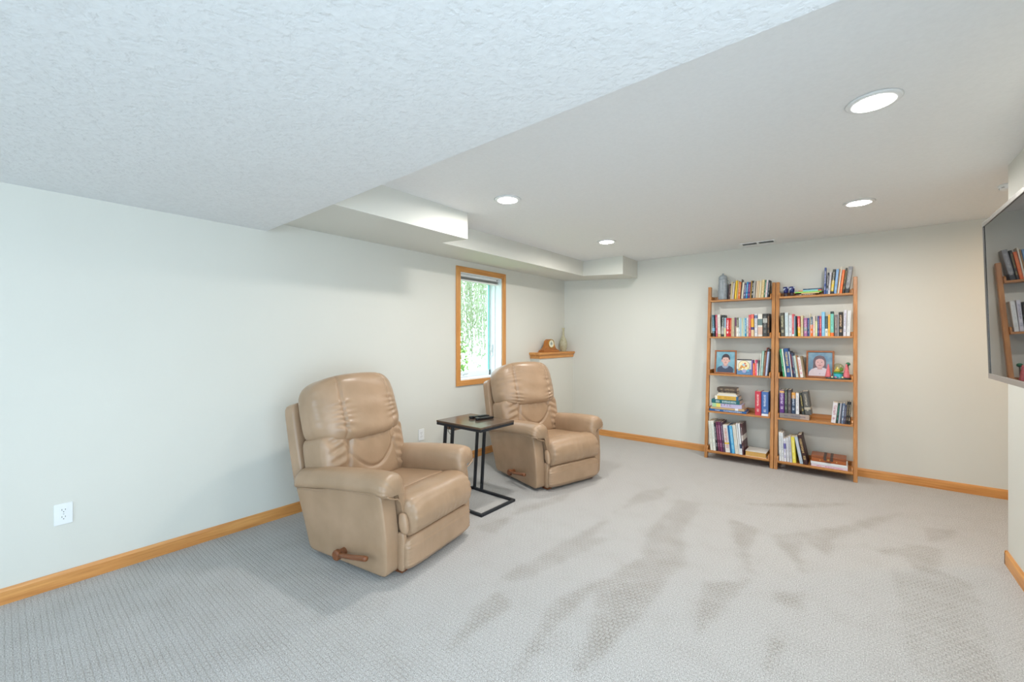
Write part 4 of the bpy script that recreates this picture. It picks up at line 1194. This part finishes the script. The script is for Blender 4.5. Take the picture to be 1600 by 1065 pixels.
# ------------------------------------------------------------------ small things on the shelves
gv = NT('grey_glaze'); gn = gv.noise(gv.coord('Object', (1, 1, 1)), 30, 4)
gv.col(gv.ramp(gn, [(0.3, srgb('8f979d')), (0.7, srgb('aab2b8'))])); gv.rough(0.28)
lv = thing('lidded_vase', 'tall grey glazed lidded vase, top shelf of left bookcase', 'vase', (-1.170, YF[0] + 0.0585, ZS[0] + 0.0006))
MB().lathe([(0, 0), (0.044, 0), (0.050, 0.006), (0.053, 0.05), (0.054, 0.11), (0.051, 0.165), (0.046, 0.205), (0.0475, 0.222), (0.046, 0.236), (0.044, 0.240), (0, 0.240)], 36).build('body', gv.m, lv, smooth=True)
MB().lathe([(0, 0.240), (0.0455, 0.240), (0.047, 0.250), (0.042, 0.270), (0.030, 0.284), (0.012, 0.291), (0.010, 0.300), (0.012, 0.306), (0, 0.310)], 36).build('lid', gv.m, lv, smooth=True)
MB().tube([(0.046, 0, 0.225), (0.060, 0, 0.215), (0.063, 0, 0.195), (0.058, 0, 0.175), (0.051, 0, 0.168)], 0.004, 8).build('handle', gv.m, lv, smooth=True)

cobalt = NT('cobalt_cup'); cn = cobalt.noise(cobalt.coord('Object', (40, 40, 26)), 1.0, 2)
cobalt.col(cobalt.ramp(cn, [(0.52, srgb('131f66')), (0.60, srgb('c8d4ea'))])); cobalt.rough(0.2)
stem = plain('cup_stem', '3a2f38', 0.3)
for x, lab in ((-0.553, 'cobalt blue goblet at the left end, top shelf of right bookcase'), (-0.499, 'cobalt blue goblet next to the flat books, top shelf of right bookcase')):
    r = thing('goblet', lab, 'goblet', (x, YF[0] + 0.045, ZS[0] + 0.0006), group='cobalt goblets')
    MB().lathe([(0, 0), (0.0225, 0), (0.0235, 0.003), (0.019, 0.008), (0.0165, 0.018), (0.0175, 0.030), (0.0205, 0.037), (0, 0.037)], 24).build('stem', stem, r, smooth=True)
    MB().lathe([(0.0, 0.0372), (0.0205, 0.0372), (0.0225, 0.050), (0.0245, 0.075), (0.0268, 0.100), (0.0254, 0.100), (0.0228, 0.075), (0.020, 0.052), (0, 0.047)], 24).build('bowl', cobalt.m, r, smooth=True)

# framed portraits leaning on the middle shelves
def portrait(loc, W, H, tilt, label, backdrop, shapes, framemat):
    r = thing('framed_photo', label, 'framed photo', loc, (R(-tilt), 0, 0), group='framed portraits')
    b = 0.016
    def mk(pts): MB().prism([(x, z) for x, z in pts], 1, -0.008, 0.008).build('frame_side', framemat, r, 0.0015)
    w2 = W / 2
    mk([(-w2, 0), (w2, 0), (w2 - b, b), (-w2 + b, b)]); mk([(-w2, H), (-w2 + b, H - b), (w2 - b, H - b), (w2, H)])
    mk([(-w2, 0), (-w2 + b, b), (-w2 + b, H - b), (-w2, H)]); mk([(w2, 0), (w2, H), (w2 - b, H - b), (w2 - b, b)])
    bd = NT('portrait_backdrop'); n = bd.noise(bd.coord('Object', (7, 7, 7)), 1.2, 3)
    bd.col(bd.ramp(n, [(0.35, srgb(backdrop[0])), (0.65, srgb(backdrop[1]))])); bd.rough(0.35)
    ph = MB().box(-w2 + b * 0.7, w2 - b * 0.7, 0.001, 0.006, b * 0.7, H - b * 0.7).build('print', bd.m, r)
    y = 0.0009
    iw, ih = W - 2 * b, H - 2 * b
    for nm, hexc, kind, prm in shapes:
        if kind == 'e':
            cx, cz, rx, rz = prm
            pts = [(cx + rx * math.cos(t * 0.2618), cz + rz * math.sin(t * 0.2618)) for t in range(24)]
        else: pts = prm
        pts = [(x * iw, b + zz * ih) for x, zz in pts]
        pts = [(max(-iw / 2, min(iw / 2, x)), max(b, min(H - b, zz))) for x, zz in pts]
        MB().prism(pts, 1, y - 0.0002, 0.0011).build(nm, plain('print_' + nm, hexc, 0.35, var=0.05, scale=40), ph)
        y -= 0.0003
    MB().box(-0.02, 0.02, 0.0085, 0.0115, H * 0.02, H * 0.75).build('easel_back', M['slot'], r)
    return r
frame_wood = wood('photo_frame_wood', 'a9683a', '80481f', 0, 0.35)
BOY = [('shoulders', '39435c', 'p', [(-0.44, 0), (0.42, 0), (0.44, 0.16), (0.36, 0.26), (0.20, 0.32), (-0.20, 0.32), (-0.36, 0.26), (-0.44, 0.18)]),
       ('collar', '8c9ab0', 'p', [(-0.20, 0.33), (-0.14, 0.40), (0.0, 0.30), (0.14, 0.40), (0.20, 0.33), (0.12, 0.22), (0.0, 0.18), (-0.12, 0.22)]),
       ('hair', '3b3038', 'e', (0.02, 0.66, 0.225, 0.235)), ('ear', 'c99a94', 'e', (-0.19, 0.56, 0.035, 0.06)), ('ear', 'c99a94', 'e', (0.22, 0.56, 0.035, 0.06)),
       ('neck', 'c39a90', 'p', [(-0.09, 0.30), (0.10, 0.30), (0.10, 0.42), (-0.09, 0.42)]), ('face', 'd6ada2', 'e', (0.01, 0.57, 0.175, 0.215)),
       ('fringe', '3b3038', 'p', [(-0.16, 0.70), (0.0, 0.73), (0.10, 0.72), (0.19, 0.69), (0.19, 0.80), (0.0, 0.86), (-0.16, 0.80)]),
       ('eye', '4a3a3c', 'e', (-0.07, 0.60, 0.026, 0.012)), ('eye', '4a3a3c', 'e', (0.09, 0.60, 0.026, 0.012)), ('nose', 'c08f84', 'e', (0.01, 0.535, 0.018, 0.025)),
       ('mouth', 'b3696a', 'e', (0.01, 0.465, 0.065, 0.016))]
GIRL = [('hair', '6a5860', 'e', (-0.02, 0.60, 0.27, 0.27)), ('hair', '6a5860', 'p', [(-0.28, 0.58), (-0.12, 0.58), (-0.16, 0.34), (-0.30, 0.28)]), ('hair', '6a5860', 'p', [(0.12, 0.58), (0.24, 0.58), (0.27, 0.34), (0.14, 0.30)]),
        ('blouse', 'd8cdd6', 'p', [(-0.48, 0), (0.46, 0), (0.45, 0.14), (0.32, 0.28), (0.16, 0.35), (-0.18, 0.35), (-0.36, 0.28), (-0.46, 0.16)]),
        ('neck', 'c39a9c', 'p', [(-0.11, 0.28), (0.08, 0.28), (0.09, 0.42), (-0.11, 0.42)]), ('face', 'd4abaa', 'e', (-0.01, 0.55, 0.19, 0.215)),
        ('fringe', '6a5860', 'p', [(-0.20, 0.66), (-0.06, 0.73), (0.06, 0.73), (0.18, 0.66), (0.18, 0.82), (0.0, 0.87), (-0.20, 0.82)]),
        ('eye', '4c4048', 'e', (-0.09, 0.585, 0.026, 0.012)), ('eye', '4c4048', 'e', (0.07, 0.585, 0.026, 0.012)), ('nose', 'bd8f8e', 'e', (-0.01, 0.52, 0.018, 0.024)),
        ('mouth', 'b06a70', 'e', (-0.01, 0.45, 0.07, 0.018)), ('button', '8a7a90', 'e', (-0.01, 0.10, 0.010, 0.022))]
portrait((-1.126, YF[2] + 0.030, ZS[2] + 0.0022), 0.225, 0.268, 9, 'framed portrait of a person in a dark sweater, middle shelf of left bookcase', ('4f8ea6', '8cb8c6'), BOY, frame_wood)
portrait((-0.259, YF[2] + 0.104, ZS[2] + 0.0022), 0.232, 0.275, 9, 'framed portrait of a person in a pale blouse, middle shelf of right bookcase', ('4d7898', '86a6b8'), GIRL, frame_wood)

# picture book shown cover-out, with a plain round picture on it
pb = thing('picture_book', 'square picture book standing cover-out beside framed portrait, middle shelf of left bookcase', 'book', (-0.933, YF[2] + 0.030, ZS[2] + 0.0026), (R(-8), 0, 0))
MB().box(-0.074, 0.074, 0.0, 0.003, 0, 0.170).build('front_cover', plain('picture_book_cover', 'e4e2d8', 0.35), pb)
MB().box(-0.072, 0.072, 0.0032, 0.0118, 0.002, 0.168).build('pages', M['page'], pb)
MB().box(-0.074, 0.074, 0.012, 0.015, 0, 0.170).build('back_cover', plain('picture_book_back', 'd0ccc2', 0.4), pb)
MB().box(-0.074, 0.074, -0.0004, 0.0004, 0.0, 0.060).build('printed_band', plain('print_blue', '5f86b0', 0.35, var=0.15, scale=60), pb)
MB().box(-0.074, 0.074, -0.0005, 0.0004, 0.158, 0.170).build('printed_band', plain('print_black', '25252a', 0.35), pb)
MB().lathe([(0.058, -0.0009), (0.058, 0.0003), (0, 0.0003), (0, -0.0009)], 28, (-0.004, 0, 0.098), 1).build('printed_disc', plain('print_ring', 'a88c50', 0.35), pb)
MB().lathe([(0.054, -0.0012), (0.054, 0.0003), (0, 0.0003), (0, -0.0012)], 28, (-0.004, 0, 0.098), 1).build('printed_disc', plain('print_cream', 'ece2b8', 0.35, var=0.06, scale=30), pb)
for bx_, bz_, br_, hx_ in ((-0.024, 0.088, 0.015, 'd89048'), (-0.002, 0.078, 0.012, 'e0b050'), (0.016, 0.096, 0.012, 'c87848'), (-0.008, 0.108, 0.014, 'a8c8d8'), (0.006, 0.122, 0.010, 'd86848'), (-0.034, 0.072, 0.011, 'b8884c'), (0.030, 0.074, 0.010, 'e8d890'), (0.0, 0.040, 0.020, 'a8a4c8'), (0.034, 0.044, 0.013, '68b0c8'), (-0.05, 0.052, 0.012, 'd8b060')):
    MB().lathe([(br_, -0.0015), (br_ * 1.1, 0.0003), (0, 0.0003), (0, -0.0015)], 9, (bx_, 0, bz_), 1).build('printed_patch', plain('print_patch_' + hx_, hx_, 0.35, var=0.15, scale=50), pb)

# souvenir globe with two shell towers
gb = thing('souvenir_globe', 'colourful globe ornament with pink towers on dark base, middle shelf of right bookcase', 'ornament', (-0.111, YF[2] + 0.047, ZS[2] + 0.0006))
basem = NT('ornament_base'); bn = basem.noise(basem.coord('Object'), 60, 3, 0.7)
basem.col(basem.ramp(bn, [(0.35, srgb('1c2c3c')), (0.55, srgb('2c5a52')), (0.72, srgb('8a5a8c'))])); basem.rough(0.3)
m = MB().lathe([(0, 0), (0.096, 0), (0.100, 0.006), (0.096, 0.014), (0.075, 0.020), (0, 0.022)], 32); m.v = [(x, y * 0.42, z) for x, y, z in m.v]
m.build('base', basem.m, gb, smooth=True)
MB().lathe([(0.036, 0.019), (0.040, 0.030), (0.036, 0.046), (0.040, 0.056), (0, 0.056)], 24).build('globe_stand', plain('aqua_resin', '3fb0c4', 0.3, var=0.2, scale=40), gb, smooth=True)
MB().lathe([(0.040, 0.054), (0.043, 0.060), (0.038, 0.068), (0, 0.068)], 24).build('globe_collar', plain('green_resin', '1f8f58', 0.35), gb, smooth=True)
gm = NT('globe_glass'); t1 = gm.n('ShaderNodeBsdfTransparent'); t1.inputs[0].default_value = (0.9, 0.9, 0.8, 1); t2 = gm.n('ShaderNodeBsdfGlossy'); t2.inputs['Roughness'].default_value = 0.03
mx = gm.n('ShaderNodeMixShader'); mx.inputs[0].default_value = 0.16
gm.t.links.new(t1.outputs[0], mx.inputs[1]); gm.t.links.new(t2.outputs[0], mx.inputs[2]); gm.t.links.new(mx.outputs[0], gm.t.nodes['Material Output'].inputs[0])
MB().lathe([(0.0, 0.156)] + [(0.0475 * math.sin(a), 0.108 + 0.0475 * math.cos(a)) for a in [0.2 + 0.18 * i for i in range(14)]], 32).build('globe', gm.m, gb, smooth=True)
yel = plain('yellow_resin', 'e0c840', 0.4, var=0.15, scale=60); grn = plain('leaf_resin', '6cae3a', 0.4, var=0.15, scale=60)
MB().lathe([(0.026, 0.068), (0.024, 0.085), (0.014, 0.100), (0.006, 0.118), (0, 0.128)], 14, (-0.008, 0.0, 0)).build('castle', yel, gb, smooth=True)
pillow((0.014, 0.012, 0.020), 2.2, 8, lambda x, y, z, u, v, w: (x + 0.024, y, z + 0.095)).build('plant', grn, gb, smooth=True)
pink = plain('coral_resin', 'd9727a', 0.4, var=0.15, scale=60)
def tower(x, y, r0, hgt, nm):
    prof = [(r0, 0.016)]
    for i in range(7):
        t = i / 7; rr = r0 * (1 - t) ** 1.15 * 1.0 + 0.004
        prof += [(rr * 1.08, 0.016 + hgt * (t + 0.03)), (rr * 0.92, 0.016 + hgt * (t + 0.13))]
    prof += [(0, 0.016 + hgt)]
    MB().lathe(prof, 18, (x, y, 0)).build(nm, pink, gb, smooth=True)
tower(-0.078, -0.004, 0.021, 0.130, 'shell_tower'); tower(0.064, -0.004, 0.026, 0.135, 'shell_tower')
pillow((0.018, 0.016, 0.016), 2.1, 8, lambda x, y, z, u, v, w: (x + 0.076, y + 0.022, z + 0.150)).build('tree_ball', plain('dark_green_resin', '1f7050', 0.4, var=0.2, scale=60), gb, smooth=True)
MB().tube([(0.078, 0.022, 0.018), (0.076, 0.022, 0.14)], 0.005, 8).build('tree_trunk', plain('trunk_resin', '5a4636', 0.6), gb, smooth=True)
for x, hexc in ((-0.046, 'e8e2b0'), (0.034, 'dcd8a0'), (-0.02, 'd070a0'), (0.012, '70c0d0')):
    pillow((0.009, 0.008, 0.008), 2.1, 6, lambda a, b, c, u, v, w: (a + x, b - 0.033, c + 0.020)).build('shell', plain('shell_' + hexc, hexc, 0.4), gb, smooth=True)
